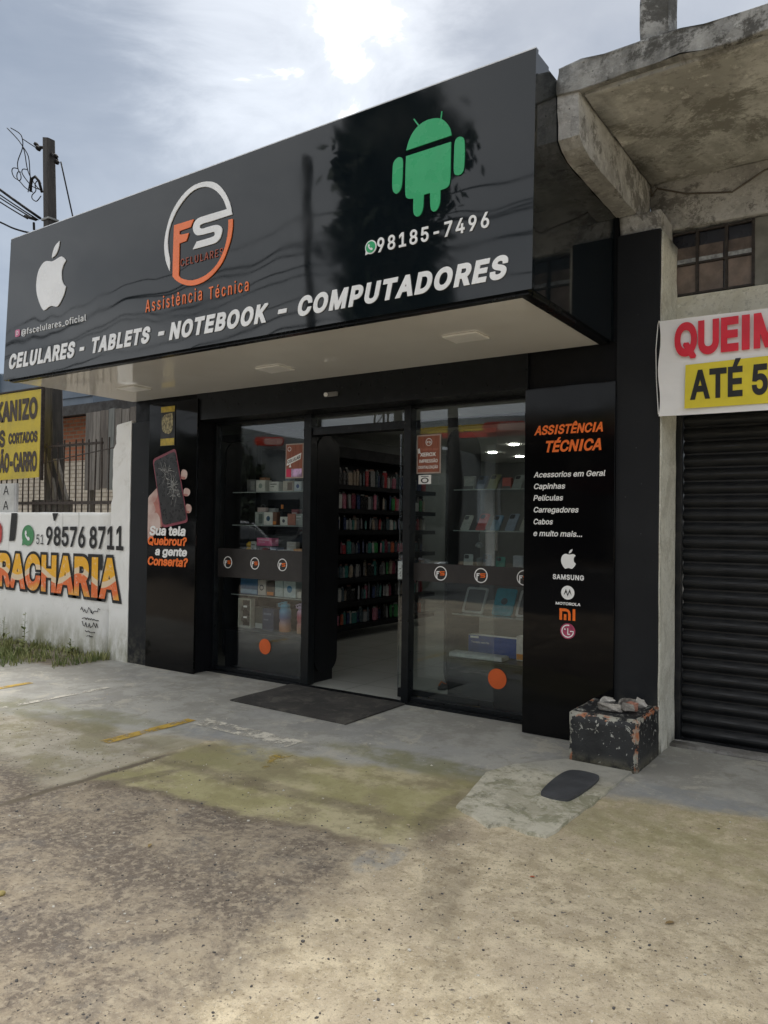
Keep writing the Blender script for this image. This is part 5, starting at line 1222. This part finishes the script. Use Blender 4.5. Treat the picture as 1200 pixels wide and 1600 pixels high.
# ================================================================== WHITE WALL WITH PAINTED LETTERING
ww = thing('painted_wall', 'low white wall with a tall end pillar and hand painted tyre repair lettering', 'wall')
rough_box('wall', (-16, .0, 0), (-7.211, .18, 1.60), M_WALL, ww, 40, .008, 12)
def gate_pillar():
    bm = bmesh.new(); nx, nz = 5, 44; V = {}
    for i in range(nx+1):
        for j in range(nz+1):
            z = 2.585*j/nz; x0 = -7.21; 
            if z > 1.75: x0 += .02+.018*mnoise.noise(Vector((z*7, 1, 1)))
            if z > 2.30: x0 += .05+.025*mnoise.noise(Vector((z*9, 4, 1)))
            x1 = -6.888; x = x0+(x1-x0)*i/nx; zz_ = z-(.03*(1-i/nx) if j == nz else 0)
            for k, y in enumerate((-.004, .20)): V[i, j, k] = bm.verts.new((x, y+.005*mnoise.noise(Vector((x*8, z*8, k))), zz_))
    for i in range(nx):
        for j in range(nz):
            bm.faces.new([V[i, j, 0], V[i+1, j, 0], V[i+1, j+1, 0], V[i, j+1, 0]]); bm.faces.new([V[i, j+1, 1], V[i+1, j+1, 1], V[i+1, j, 1], V[i, j, 1]])
    for j in range(nz):
        bm.faces.new([V[0, j, 1], V[0, j, 0], V[0, j+1, 0], V[0, j+1, 1]]); bm.faces.new([V[nx, j, 0], V[nx, j, 1], V[nx, j+1, 1], V[nx, j+1, 0]])
    for i in range(nx): bm.faces.new([V[i, nz, 0], V[i+1, nz, 0], V[i+1, nz, 1], V[i, nz, 1]])
    bmesh.ops.recalc_face_normals(bm, faces=bm.faces); return to_obj(bm, 'pillar', M_WALL, ww)
gate_pillar()
YW = -.012
def paint_letters(name, c): 
    t = NT(name, .7); t.color(t.mix(t.smooth(t.noise(12, 7, .7), .58, .75, 0, .6), c, (.35, .34, .30))); return t.m
M_PK = paint_letters('wall_black_paint', (.015, .015, .016))
def flame():
    t = NT('orange_wall_paint', .6); X, Y, Z = t.xyz()
    wv = t.math('MULTIPLY', t.math('SINE', t.math('MULTIPLY', X, 7.5)), .07)
    h = t.math('ADD', t.math('SUBTRACT', Z, .86), wv)
    c = t.mix(t.smooth(h, -.005, .005), (.80, .17, .04), (.88, .45, .02))
    c = t.mix(t.math('MULTIPLY', t.smooth(h, -.025, -.015), t.smooth(h, .055, .04)), c, (.78, .62, .42))
    c = t.mix(t.smooth(t.math('ADD', h, t.math('MULTIPLY', t.noise(18, 5), .1)), -.10, -.17), c, (.80, .36, .06))
    c = t.mix(t.smooth(t.noise(20, 5, .7), .56, .66, 0, .55), c, (.80, .66, .55)); t.color(c); return t.m
M_FL = flame()
# BORRACHARIA, outlined; first letters run out of the picture to the left
bk = dict(wob=.0)
lettering('BORRACHARIA', -10.42, -6.985, .655, 1.115, M_PK, ww, bold=.085, y=YW, spacing=1.02, z0b=.615, z1b=1.14)
lettering('BORRACHARIA', -10.38, -7.025, .685, 1.085, M_FL, ww, bold=.045, y=YW-.004, spacing=1.06, z0b=.650, z1b=1.105)
lettering('98576', -8.42, -7.66, 1.215, 1.43, M_PK, ww, bold=.02, y=YW, z0b=1.20, z1b=1.44)
lettering('8711', -7.58, -6.98, 1.20, 1.44, M_PK, ww, bold=.02, y=YW, z0b=1.19, z1b=1.455)
lettering('51', -8.62, -8.47, 1.22, 1.335, M_PK, ww, bold=.0, y=YW)
o = whatsapp(-8.80, 1.32, .125, YW+.002, ww, 'phone_bubble', ring=False, green=plain('bubble_green', (.07, .27, .11), .6, 0, .15, 6))
B().prism(smooth_poly([(-9.52, 1.22), (-9.40, 1.20), (-9.37, 1.30), (-9.38, 1.45), (-9.52, 1.5)], 2, 120), YW, YW-.003).obj('painted_mark', plain('red_mark', (.50, .06, .05), .6, 0, .2, 8), ww)
B().sheet([(-9.21, 1.24), (-9.09, 1.25), (-9.06, 1.40), (-9.04, 1.59), (-9.17, 1.59), (-9.19, 1.42)], YW).sheet([(-8.27, 1.50), (-8.25, 1.50), (-8.18, 1.59), (-8.30, 1.59)], YW).obj('painted_mark', M_PK, ww)
# scrawled signature
sg_ = B(); random.seed(11)
for z, w2 in ((.50, .36), (.41, .30), (.34, .30), (.27, .18), (.22, .12)):
    pts = []; x = -7.53-w2/2; i = 0
    while x < -7.53+w2/2: pts.append((x, YW-.001, z+random.uniform(-.03, .04)*(1 if z > .3 and z != .41 else .25))); x += random.uniform(.006, .03)
    if len(pts) > 2: sg_.tube(pts, .0045, 4)
sg_.obj('signature', M_PK, ww)

# fence on the wall
fn = thing('iron_fence', 'thin rusty iron bar fence standing on the white wall', 'fence')
M_IRON = plain('rusty_iron', (.045, .034, .028), .7, .3, .4, 30)
x = -12.2
while x < -7.22:
    B().tube([(x+random.uniform(-.008, .008), .22, 1.55), (x, .22, 2.05), (x+random.uniform(-.012, .012), .22, 2.46+random.uniform(-.01, .02))], .009, 5).obj('bar', M_IRON, fn); x += .125
box('rail', (-12.3, .205, 2.40), (-7.7, .235, 2.425), M_IRON, fn); box('rail', (-12.3, .20, 1.70), (-7.2, .24, 1.735), M_IRON, fn)
B().tube([(-12.3, .20, 2.14), (-9.0, .20, 2.20), (-7.25, .20, 2.36)], .007, 5).obj('brace_wire', M_IRON, fn)
box('block_ledge', (-9.15, .24, 1.6), (-8.55, .42, 1.76), concrete_mat('ledge', (.14, .12, .10), (.09, .08, .065), (.05, .05, .04), 4, .4, .4), fn)

# yellow sign and small white sign
ys = thing('yellow_sign', 'yellow hand painted tyre service sign fixed to the fence', 'sign', (-9.7, .13, 2.0))
def pt(dx): return dx
M_YS = NT('yellow_painted_sheet', .55); M_YS.color(M_YS.mix(M_YS.smooth(M_YS.noise(3, 7, .7), .35, .75), (.60, .46, .03), (.42, .33, .05))); M_YS = M_YS.m
M_YK = plain('brown_black_brush', (.060, .045, .035), .7, 0, .3, 12)
B().prism([(-.75, .0), (.87, .035), (.90, 1.12), (-.75, 1.13)], .0, .02).obj('board', M_YS, ys)
b = B()
for a_, c_ in (((.905, -.012, -.005), (.925, .03, 1.13)), ((-.75, -.012, 1.131), (.904, .03, 1.148))): b.box(a_, c_)
b.obj('frame', M_IRON, ys)
lettering('VULKANIZO', -.63, .82, .76, 1.03, M_YK, ys, bold=.045, y=-.004)
lettering('PNEUS', -.62, .10, .44, .66, M_YK, ys, bold=.04, y=-.004); lettering('CORTADOS', .18, .83, .47, .61, M_YK, ys, bold=.045, y=-.004)
lettering('CAMINHÃO-CARRO', -.95+.30, .83, .11, .36, M_YK, ys, bold=.045, y=-.004)
ss = thing('small_sign', 'small white board with black letters on top of the wall', 'sign', (-9.45, .04, 1.602))
B().box((-.45, 0, 0), (.24, .015, .36)).obj('board', plain('dull_white_board', (.50, .50, .48), .6, 0, .1, 7), ss); box('post', (.245, .0, 0), (.29, .03, .36), plain('pale_post', (.42, .42, .42), .6, 0, .1, 7), ss)
lettering('A', .0, .12, .22, .33, M_PK, ss, y=-.003, bold=.0); lettering('A', .0, .12, .03, .14, M_PK, ss, y=-.003, bold=.0)

# utility pole behind the wall
up = thing('utility_pole', 'tall dark square utility pole standing behind the white wall', 'pole')
def pole():
    bm = bmesh.new(); prev = None; st = [(0, -9.14, .105), (1.6, -9.22, .098), (3.3, -9.31, .088), (5.5, -9.46, .064), (6.60, -9.53, .060)]
    for z, x, h in st:
        ring = [bm.verts.new((x+dx*h, .60+dy*h*1.0, z+(.03 if z > 6 and dx < 0 else 0))) for dx, dy in ((-1, -.8), (-.8, -1), (.8, -1), (1, -.8), (1, .8), (.8, 1), (-.8, 1), (-1, .8))]
        if prev:
            for k in range(8): bm.faces.new((prev[k], prev[(k+1) % 8], ring[(k+1) % 8], ring[k]))
        prev = ring
    bm.faces.new(prev); bmesh.ops.recalc_face_normals(bm, faces=bm.faces); return to_obj(bm, 'shaft', M_POLE, up)
pole()
M_INS = plain('dark_insulator', (.014, .013, .013), .75, 0, .2, 20, spec=.15); M_WIRE = plain('black_wire', (.012, .013, .015), .8, 0, .1, 10, spec=.1)
for (x, z, s) in ((-9.76, 6.57, .034), (-9.71, 6.50, .040), (-9.30, 6.29, .036), (-9.285, 6.21, .042)):
    B().lathe([(s*.6, 0), (s, s*.25), (s*.8, s*.55), (s, s*.85), (s*.55, s*1.1)], n=14).obj('insulator', M_INS, up, True, (x, .55, z), (0, R(60), 0))
B().tube([(-9.74, .57, 6.55), (-9.55, .60, 6.50)], .02, 6).obj('bracket', M_INS, up); B().tube([(-9.47, .6, 6.40), (-9.30, .58, 6.27)], .02, 6).obj('bracket', M_INS, up)
B().tube([(-9.60, .56, 5.90), (-9.64, .54, 6.05), (-9.70, .52, 6.12), (-9.77, .52, 6.11), (-9.80, .52, 6.03), (-9.80, .52, 5.94)], .018, 8).obj('conduit', M_INS, up, True)
box('clamp_band', (-9.54, .52, 5.49), (-9.375, .675, 5.515), plain('galvanised_band', (.22, .22, .21), .5, .3, .2, 20), up)
B().tube([(-9.98, .55, 5.655), (-9.76, .58, 5.57)], .019, 8).obj('splice', M_INS, up, True); B().tube([(-9.76, .55, 5.52), (-9.75, .55, 5.42)], .016, 7).obj('fuse', M_INS, up)
W1= [(-10.567, 7.058), (-10.165, 6.694), (-10.042, 6.37), (-9.964, 6.226), (-9.814, 6.056), (-9.668, 5.94)]
W2= [(-10.47, 7.031), (-10.247, 6.894), (-10.169, 6.789), (-10.164, 6.662), (-10.27, 6.512), (-10.265, 6.401), (-10.196, 6.305), (-10.185, 6.239), (-10.24, 6.227), (-10.289, 6.296), (-10.264, 6.353), (-10.198, 6.336)]
W3= [(-10.165, 6.694), (-10.011, 6.507), (-9.966, 6.268), (-9.954, 6.183), (-9.985, 6.066), (-10.001, 6.008)]
W4= [(-10.265, 6.401), (-10.38, 6.44), (-10.416, 6.402), (-10.355, 6.302), (-10.221, 6.217), (-10.068, 6.086), (-9.883, 5.98)]
W5= [(-10.022, 6.324), (-10.134, 6.362), (-10.16, 6.317), (-10.054, 6.197), (-9.904, 6.068), (-9.741, 5.988)]
W6= [(-10.15, 6.784), (-9.981, 6.675), (-9.797, 6.559)]
W8= [(-9.684, 5.883), (-9.788, 5.835), (-9.888, 5.889), (-9.899, 5.943), (-9.811, 5.984), (-9.833, 6.071), (-9.781, 6.109), (-9.69, 6.057)]
def spl(p, y, n=4, y1=None):
    P = [Vector((a, y+(0 if y1 is None else (y1-y)*i/(len(p)-1)), b)) for i, (a, b) in enumerate(p)]; P = [P[0]]+P+[P[-1]]; o = []
    for i in range(1, len(P)-2):
        for k in range(n):
            t_ = k/n; a, b, c_, d = P[i-1:i+3]
            o.append(.5*((2*b)+(-a+c_)*t_+(2*a-5*b+4*c_-d)*t_*t_+(-a+3*b-3*c_+d)*t_**3))
    return o+[P[-1]]
WL = [(W1, 'long drooping wire from the upper left to the conduit of the near pole'), (W2, 'drop wire ending in a small curl left of the near pole'), (W3, 'short wire tail hanging left of the near pole'), (W4, 'wide loop of slack wire left of the near pole'),
      (W5, 'inner loop of slack wire left of the near pole'), (W6, 'thin wire reaching the top left insulator of the near pole'), (W8, 'small wire loop just under the bent conduit of the near pole')]
for p_, lab in WL: tag(B().tube(spl(p_, .6, 4), .007, 5).obj('overhead_wire', M_WIRE, None, True), lab, 'wire', 'wires around the near pole')
for i, (a, b_, r, lab) in enumerate((((-13.0, -1.3, 7.75), (-9.69, .5, 5.58), .020, 'thickest of the parallel cables running left from the pole band'), ((-13.0, -1.3, 7.55), (-9.743, .5, 5.571), .011, 'second of the parallel cables running left from the pole band'),
                                   ((-13.0, -1.3, 7.40), (-9.796, .5, 5.577), .011, 'third of the parallel cables running left from the pole band'), ((-13.0, -1.3, 7.22), (-9.996, .5, 5.64), .011, 'lowest of the parallel cables running left from the pole band'))):
    pass
def cable_px(a, b, r, lab, sag=.0):
    a, b = Vector(a), Vector(b); P = []
    for k in range(13):
        u = k/12; q = a.lerp(b, u); q.z -= sag*4*u*(1-u); P.append(q)
    tag(B().tube(P, r, 5).obj('overhead_cable', M_WIRE, None, True), lab, 'cable', 'cables fixed to the near pole')
def ext(p, q, k): p, q = Vector(p), Vector(q); return q+(p-q)*k
for a, b_, r, lab in (((-10.719, .6, 6.252), (-9.69, .6, 5.58), .019, 'thickest of the parallel cables running left from the pole band'), ((-10.716, .6, 6.176), (-9.743, .6, 5.571), .010, 'second of the parallel cables running left from the pole band'),
                      ((-10.714, .6, 6.133), (-9.796, .6, 5.577), .010, 'third of the parallel cables running left from the pole band'), ((-10.712, .6, 6.073), (-9.996, .6, 5.64), .010, 'lowest of the parallel cables running left from the pole band')):
    cable_px(ext(a, b_, 4), b_, r, lab, .05)
tag(B().tube(spl([(-14, 7.2), (-11.4, 6.05), (-10.698, 5.744), (-10.308, 5.566), (-9.861, 5.412), (-9.6, 5.38)], .6, 4), .013, 5).obj('overhead_cable', M_WIRE, None, True), 'sagging cable that passes low left of the pole and behind the sign', 'cable', 'cables fixed to the near pole')
cable_px((-9.24, .6, 6.23), (-8.1, .35, 4.0), .010, 'single stay cable slanting down right from the pole to the sign', 0)

# brick house, planks, roofs behind
bh = thing('brick_house', 'old brick house with whitewashed lower wall behind the iron fence', 'house')
box('wall', (-22, 4.0, 2.72), (-9.3, 4.2, 3.60), M_BRICK, bh); box('wall', (-22, 3.98, 0), (-9.3, 4.2, 2.715), M_BRICKW, bh)
box('roof', (-22, 3.4, 3.62), (-9.0, 6, 3.70), plain('dark_roof_sheet', (.035, .033, .033), .7, 0, .3, 4), bh)
box('eaves_board', (-22, 3.36, 3.50), (-9.0, 3.395, 3.66), plain('dark_eaves', (.03, .027, .025), .7, 0, .3, 4), bh)
sd_ = thing('plank_screen', 'screen of weathered grey vertical planks hanging before the brick house', 'screen')
random.seed(9); x = -12.1; i = 0
while x < -9.9:
    wd = random.uniform(.17, .25); zb = 2.06+random.uniform(-.03, .03) if x < -9 else 2.2
    me = B().box((x, 3.0, zb), (x+wd-.012, 3.03, 3.44+random.uniform(-.02, .02)), 0, .006).mesh('plank', wood_mat('plank_wood_%d' % (i % 4), *[((.085, .075, .066), (.17, .155, .14)), ((.11, .10, .088), (.22, .20, .18)), ((.07, .06, .052), (.15, .13, .115)), ((.10, .105, .10), (.20, .21, .20))][i % 4]) if 'plank_wood_%d' % (i % 4) not in bpy.data.materials else bpy.data.materials['plank_wood_%d' % (i % 4)])
    link('plank', me, sd_); x += wd; i += 1
box('batten', (-12.15, 3.035, 2.35), (-9.9, 3.07, 2.43), M_WOOD, sd_); box('batten', (-12.15, 3.035, 3.2), (-9.9, 3.07, 3.28), M_WOOD, sd_)
for xp in (-12.12, -9.95): box('post', (xp, 3.072, 0), (xp+.08, 3.15, 3.4), M_WOOD, sd_)
fb = thing('blue_grey_building', 'plain blue grey metal clad building far behind the pole', 'building')
box('wall', (-62, 15, 0), (-29.2, 22, 7.1), plain('blue_grey_cladding', (.085, .115, .155), .5, 0, .08, .6), fb)
B().prism([(14.7, 7.1), (22.3, 7.1), (22.3, 9.3), (14.7, 8.62)], -62, -36.6, 'x').obj('roof', plain('blue_grey_cladding2', (.085, .115, .155), .5, 0, .08, .6), fb)
B().quad([(-36.6, 14.9, 8.62), (-29.2, 14.9, 6.95), (-29.2, 15.0, 6.95), (-36.6, 15.0, 8.62)]).quad([(-36.6, 14.9, 7.0), (-29.2, 14.9, 6.94), (-36.6, 14.9, 8.62), ] + [(-36.6, 14.9, 8.0)]) .obj('gable', bpy.data.materials['blue_grey_cladding'], fb)
# loose timber behind the wall
for i, (x0, z0, x1, z1, lab) in enumerate(((-9.1, 1.75, -9.35, 2.4, 'dark slanted timber leaning behind the wall, left one'), (-8.85, 1.7, -9.12, 2.3, 'dark slanted timber leaning behind the wall, right one'))):
    B().prism([(x0, z0), (x0+.07, z0), (x1+.07, z1), (x1, z1)], .50, .54).obj('timber', M_WOOD, thing('leaning_timber', lab, 'timber'))

# weeds
def weeds():
    random.seed(4); t = NT('weed_green', .7); t.color(t.mix(t.smooth(t.noise(6, 4), .3, .7), (.10, .15, .035), (.34, .33, .14))); t.b.inputs['Subsurface Weight'].default_value = 0
    bm = bmesh.new()
    for i in range(6200):
        x = random.uniform(-11.5, -7.15); y = -random.random()**1.4*.95-.02
        dens = mnoise.noise(Vector((x*2.2, y*3, 0)))
        if dens < -.1 and random.random() < .8: continue
        if x > -7.6 and y < -.3 - (x+7.6): continue
        h = random.uniform(.03, .11)*(1+.8*max(0, dens)); a = random.uniform(0, 6.28); lean = random.uniform(.1, .8)*h; w_ = random.uniform(.003, .007)
        d = Vector((math.cos(a), math.sin(a), 0)); n = Vector((-d.y, d.x, 0))*w_; p = Vector((x, y, 0)); m1 = p+d*lean*.4+Vector((0, 0, h*.6)); e = p+d*lean+Vector((0, 0, h))
        v = [bm.verts.new(q) for q in (p-n, p+n, m1+n*.8, m1-n*.8, e)]; bm.faces.new(v[:4]); bm.faces.new((v[3], v[2], v[4]))
    o = to_obj(bm, 'grass', t.m, None); tag(o, 'short rough grass at the foot of the white wall', 'grass', kind='stuff'); return t.m
MWE = weeds()
def weed_plant(x, y, h, n, label, seed):
    random.seed(seed); o = thing('weed_plant', label, 'weed', (x, y, 0), 'tall weeds along the white wall')
    B().tube([(0, 0, 0), (.01, 0, h*.5), (.0, .01, h)], [.005, .004, .002], 5).obj('stem', MWE, o); bm = bmesh.new()
    for i in range(n):
        z = h*random.uniform(.1, 1); a = random.uniform(0, 6.28); L = random.uniform(.05, .11)*(1.3-z/h); d = Vector((math.cos(a), math.sin(a), random.uniform(.0, .6))).normalized(); s = d.cross(Vector((0, 0, 1))).normalized()*L*.22
        p = Vector((0, 0, z)); v = [bm.verts.new(q) for q in (p, p+d*L*.5+s, p+d*L, p+d*L*.5-s)]; bm.faces.new(v)
    to_obj(bm, 'leaves', MWE, o)
weed_plant(-8.62, -.14, .42, 26, 'tallest thin weed standing against the white wall', 2); weed_plant(-7.68, -.16, .20, 40, 'bushy low weed near the end pillar of the white wall', 3); weed_plant(-9.05, -.15, .33, 22, 'thin weed left of the tallest one against the wall', 5)
weed_plant(-8.3, -.35, .16, 34, 'low leafy weed in the grass before the orange letters', 6)

# ================================================================== ACROSS THE ROAD (seen in the glass and gloss panels)
ca = thing('station_canopy', 'long canopy with yellow and red fascia bands across the road', 'canopy', (-9, -22, 0))
box('roof', (-7.2, -6, 4.75), (16, 2.4, 5.52), plain('canopy_grey', (.34, .38, .38), .5, 0, .05, 1), ca)
box('yellow_band', (-7.2, 2.401, 5.02), (16, 2.44, 5.26), plain('canopy_yellow', (.62, .42, .03), .4, 0, .05, 1), ca); box('red_band', (-7.2, 2.401, 4.78), (16, 2.44, 4.99), plain('canopy_red', (.50, .04, .025), .4, 0, .05, 1), ca)
for x in (-5, 1, 7, 13): box('column', (x, -.2, 0), (x+.4, .2, 4.74), plain('column_white', (.55, .55, .53), .5, 0, .05, 1), ca)
for x0, x1, lab in ((-12.95, -11.2, 'red and pink pill shaped light sign on the canopy front'), (-24.1, -22.4, 'red and pink pill shaped light sign on the grey shed')):
    p = thing('pill_sign', lab, 'sign', (x0, -19.5 if x0 > -20 else -19.15, 4.92), 'pill signs across the road')
    B().prism(rrect(0, 0, x1-x0, .38, .18, 6), 0, .06).obj('red_half', plain('pill_red', (.60, .06, .03), .4, 0, .1, 2), p); B().prism(rrect(.62, .05, x1-x0-.04, .33, .13, 6), .061, .07).obj('pale_half', plain('pill_pink', (.72, .40, .34), .4, 0, .1, 2), p)
gs = thing('grey_shed', 'large grey gabled shed across the road', 'building', (-27, -22, 0))
B().prism([(-13, 0), (7.2, 0), (7.2, 4.9), (1.5, 5.85), (-13, 5.9)], -6, 2.5).obj('wall', plain('shed_grey', (.20, .22, .22), .6, 0, .06, .8), gs)
for x in (-9, -5, -1, 3.4): box('window', (x, 2.51, 1.0), (x+1.8, 2.55, 2.6), plain('shed_window', (.03, .035, .04), .15, 0, .1, 2), gs)
wh = thing('roadside_shop', 'long low dark shop building with red panels across the road under the canopy', 'building', (-10, -26, 0))
box('wall', (-24, -4, 0), (14, 1, 4.9), plain('house_white', (.09, .095, .095), .7, 0, .06, 1), wh)
for x in (-9, -6, -3, 0, 3, 6, 9): box('window', (x, 1.01, 1.6), (x+1.2, 1.05, 3.4), plain('pale_blind', (.34, .37, .40), .4, 0, .1, 2) if x in (-6, 0, 6) else bpy.data.materials['shed_window'], wh)
box('red_panel', (-2, 1.01, 2.9), (3, 1.06, 3.8), plain('dull_red', (.22, .03, .03), .5, 0, .1, 1), wh)

def leaf_tree(x, y, h, r, label, seed, thin=1.0, n=4200):
    random.seed(seed); o = thing('street_tree', label, 'tree', (x, y, 0), 'trees across the road')
    B().tube([(0, 0, 0), (.1, 0, h*.3), (0, .1, h*.75)], [.28, .2, .06], 8).obj('trunk', M_POLE, o, True)
    bm = bmesh.new(); cl_ = [Vector((random.gauss(0, r*.45*thin), random.gauss(0, r*.45), h*random.uniform(.50, 1.0) if h > 8 else h*random.uniform(.3, 1.0))) for _ in range(60)]
    for i in range(n):
        c_ = random.choice(cl_); p = c_+Vector([random.gauss(0, r*.20) for _ in range(3)]); s = random.uniform(.12, .26)
        a = Vector([random.gauss(0, 1) for _ in range(3)]).normalized(); b_ = a.orthogonal().normalized()*s; a = a.cross(b_).normalized()*s*.7
        bm.faces.new([bm.verts.new(q) for q in (p-b_, p+a, p+b_, p-a)])
    t = plain('tree_leaf_green', (.045, .062, .035), .7, 0, .5, 1.5); to_obj(bm, 'crown', t, o)
leaf_tree(-12.0, -15.5, 13.5, 1.9, 'tall dense dark tree across the road', 31, .5, 9000); leaf_tree(-26, -18.8, 4.6, 1.8, 'low bushy tree before the grey shed', 32)
po = thing('far_utility_pole', 'utility pole on the far kerb across the road', 'pole', (-10.4, -9.9, 0))
B().tube([(0, 0, 0), (0, 0, 9.2)], [.12, .085], 10).obj('shaft', M_POLE, po, True)
random.seed(12)
for i in range(12):
    z = 5.0+i*.28; y = -9.9+random.uniform(-.5, .5); sgn = .35+.6*random.random()
    for (xa, xb, za, zb) in ((-48, -10.4, z+random.uniform(-.6, .3), z), (-10.4, 24, z, z+random.uniform(-.8, .6))):
        P = [Vector((xa+(xb-xa)*k/24, y, za+(zb-za)*k/24-sgn*4*(k/24)*(1-k/24))) for k in range(25)]
        o = B().tube(P, random.uniform(.010, .018), 5).obj('street_cable', M_WIRE, None, True)
        tag(o, 'overhead street cable %s of the far pole, %s one counted from the ground' % ('left' if xa < -20 else 'right', NTH[i]), 'cable', 'overhead cables along the road')
tw = thing('lattice_mast', 'lattice telecom mast behind the grey shed', 'mast', (-24.5, -30, 0)); b = B()
for sx in (-1, 1):
    for sy_ in (-1, 1): b.tube([(sx*.6, sy_*.6, 0), (sx*.3, sy_*.3, 14)], .06, 5)
for k in range(14):
    a = .6-.3*k/14; c_ = .6-.3*(k+1)/14; s = 1 if k % 2 else -1
    b.tube([(-a*s, .6-.3*k/14, k), (c_*s, .6-.3*(k+1)/14, k+1)], .035, 4)
b.obj('mast_frame', M_IRON, tw)

def car(x, y, rz, colr, label, L=4.2, H=1.5, hatch=True):
    o = thing('parked_car', label, 'car', (x, y, 0), 'cars parked across from the shop', (0, 0, rz))
    paint = plain('car_paint_%d' % len(bpy.data.materials), colr, .25, .3, .04, 2, coat=.8); dark = plain('car_glass', (.015, .018, .02), .06, 0, .1, 2, spec=.9)
    def loft(st, name, mt, parent):
        bm = bmesh.new(); prev = None; rings = []
        for xx, wlo, whi, z0, z1 in st:
            prof = [(-wlo, z0), (-wlo*1.0, z0+(z1-z0)*.35), (-(wlo+whi)/2*1.02, z0+(z1-z0)*.7), (-whi, z1-(z1-z0)*.06), (-whi*.8, z1), (whi*.8, z1), (whi, z1-(z1-z0)*.06), ((wlo+whi)/2*1.02, z0+(z1-z0)*.7), (wlo, z0+(z1-z0)*.35), (wlo, z0)]
            rings.append([bm.verts.new((xx, a, b_)) for a, b_ in prof])
        for r0, r1 in zip(rings, rings[1:]):
            for k in range(10): bm.faces.new((r0[k], r0[(k+1) % 10], r1[(k+1) % 10], r1[k]))
        bm.faces.new(rings[0][::-1]); bm.faces.new(rings[-1]); bmesh.ops.recalc_face_normals(bm, faces=bm.faces)
        me = bpy.data.meshes.new(name); bm.to_mesh(me); bm.free(); me.materials.append(mt)
        for p in me.polygons: p.use_smooth = True
        q = link(name, me, parent); s = q.modifiers.new('s', 'SUBSURF'); s.levels = 1; s.render_levels = 2; return q
    h = L/2
    loft([(-h, .70, .66, .32, .62), (-h+.08, .82, .78, .25, .86), (-h+.7, .86, .82, .24, .94), (-.6, .87, .83, .22, .95), (.6, .87, .83, .22, .94), (h-1.0, .86, .82, .24, .90), (h-.35, .84, .78, .25, .78), (h-.05, .78, .70, .28, .62), (h, .66, .6, .34, .50)], 'body', paint, o)
    r0 = -h+.12 if hatch else -h+.65
    loft([(r0, .74, .60, .88, .98), (r0+.45, .77, .60, .90, H-.10), (-.5, .78, .62, .90, H-.02), (.15, .78, .61, .90, H-.03), (.62, .77, .59, .90, H-.22), (h-1.0, .74, .62, .86, .93)], 'cabin_glass', dark, o)
    loft([(r0+.35, .60, .54, H-.16, H-.10), (r0+.5, .63, .56, H-.10, H-.02), (-.5, .64, .57, H-.05, H+.02), (.15, .64, .56, H-.06, H+.01), (.35, .60, .52, H-.12, H-.06)], 'roof', paint, o)
    b = B()
    for s in (-1, 1):
        b.tube([(r0+.3, s*.70, .93), (r0+.5, s*.635, H-.06)], .035, 6); b.tube([(h-1.05, s*.72, .92), (.30, s*.62, H-.07)], .03, 6); b.tube([(-.35, s*.80, .92), (-.4, s*.645, H-.04)], .03, 6)
    b.obj('pillars', paint, o)
    for sx in (-h+.78, h-.85):
        for s in (-1, 1):
            w2 = B().lathe([(.20, -.09), (.31, -.09), (.325, -.05), (.325, .05), (.31, .09), (.20, .09)], n=24).obj('wheel', M_SAN, o, True, (sx, s*.80, .325), (R(90), 0, 0))
            B().lathe([(.05, -.095), (.19, -.06), (.19, .06), (.05, .095)], n=16).obj('rim', plain('rim_silver', (.45, .45, .46), .3, .8, .1, 4), w2, True)
    for s in (-1, 1):
        B().box((h-.22, s*.60-.13, .58), (h-.02, s*.60+.13, .74), .04).obj('headlight', plain('headlight_clear', (.7, .72, .74), .1, 0, .05, 4), o)
        B().box((-h+.0, s*.66-.09, .68), (-h+.10, s*.66+.09, .90), .03).obj('tail_light', plain('tail_red', (.35, .01, .01), .2, 0, .05, 4), o)
        B().box((.95, s*.90-.08, .93), (1.08, s*.90+.08, 1.05), .03).obj('mirror', paint, o)
car(-15.0, -8.7, .10, (.42, .43, .43), 'pale silver hatchback parked behind the grey saloon', 4.1, 1.56)
car(-10.7, -8.5, .04, (.16, .165, .17), 'dark grey saloon parked in front of the silver hatchback', 4.4, 1.44, False)
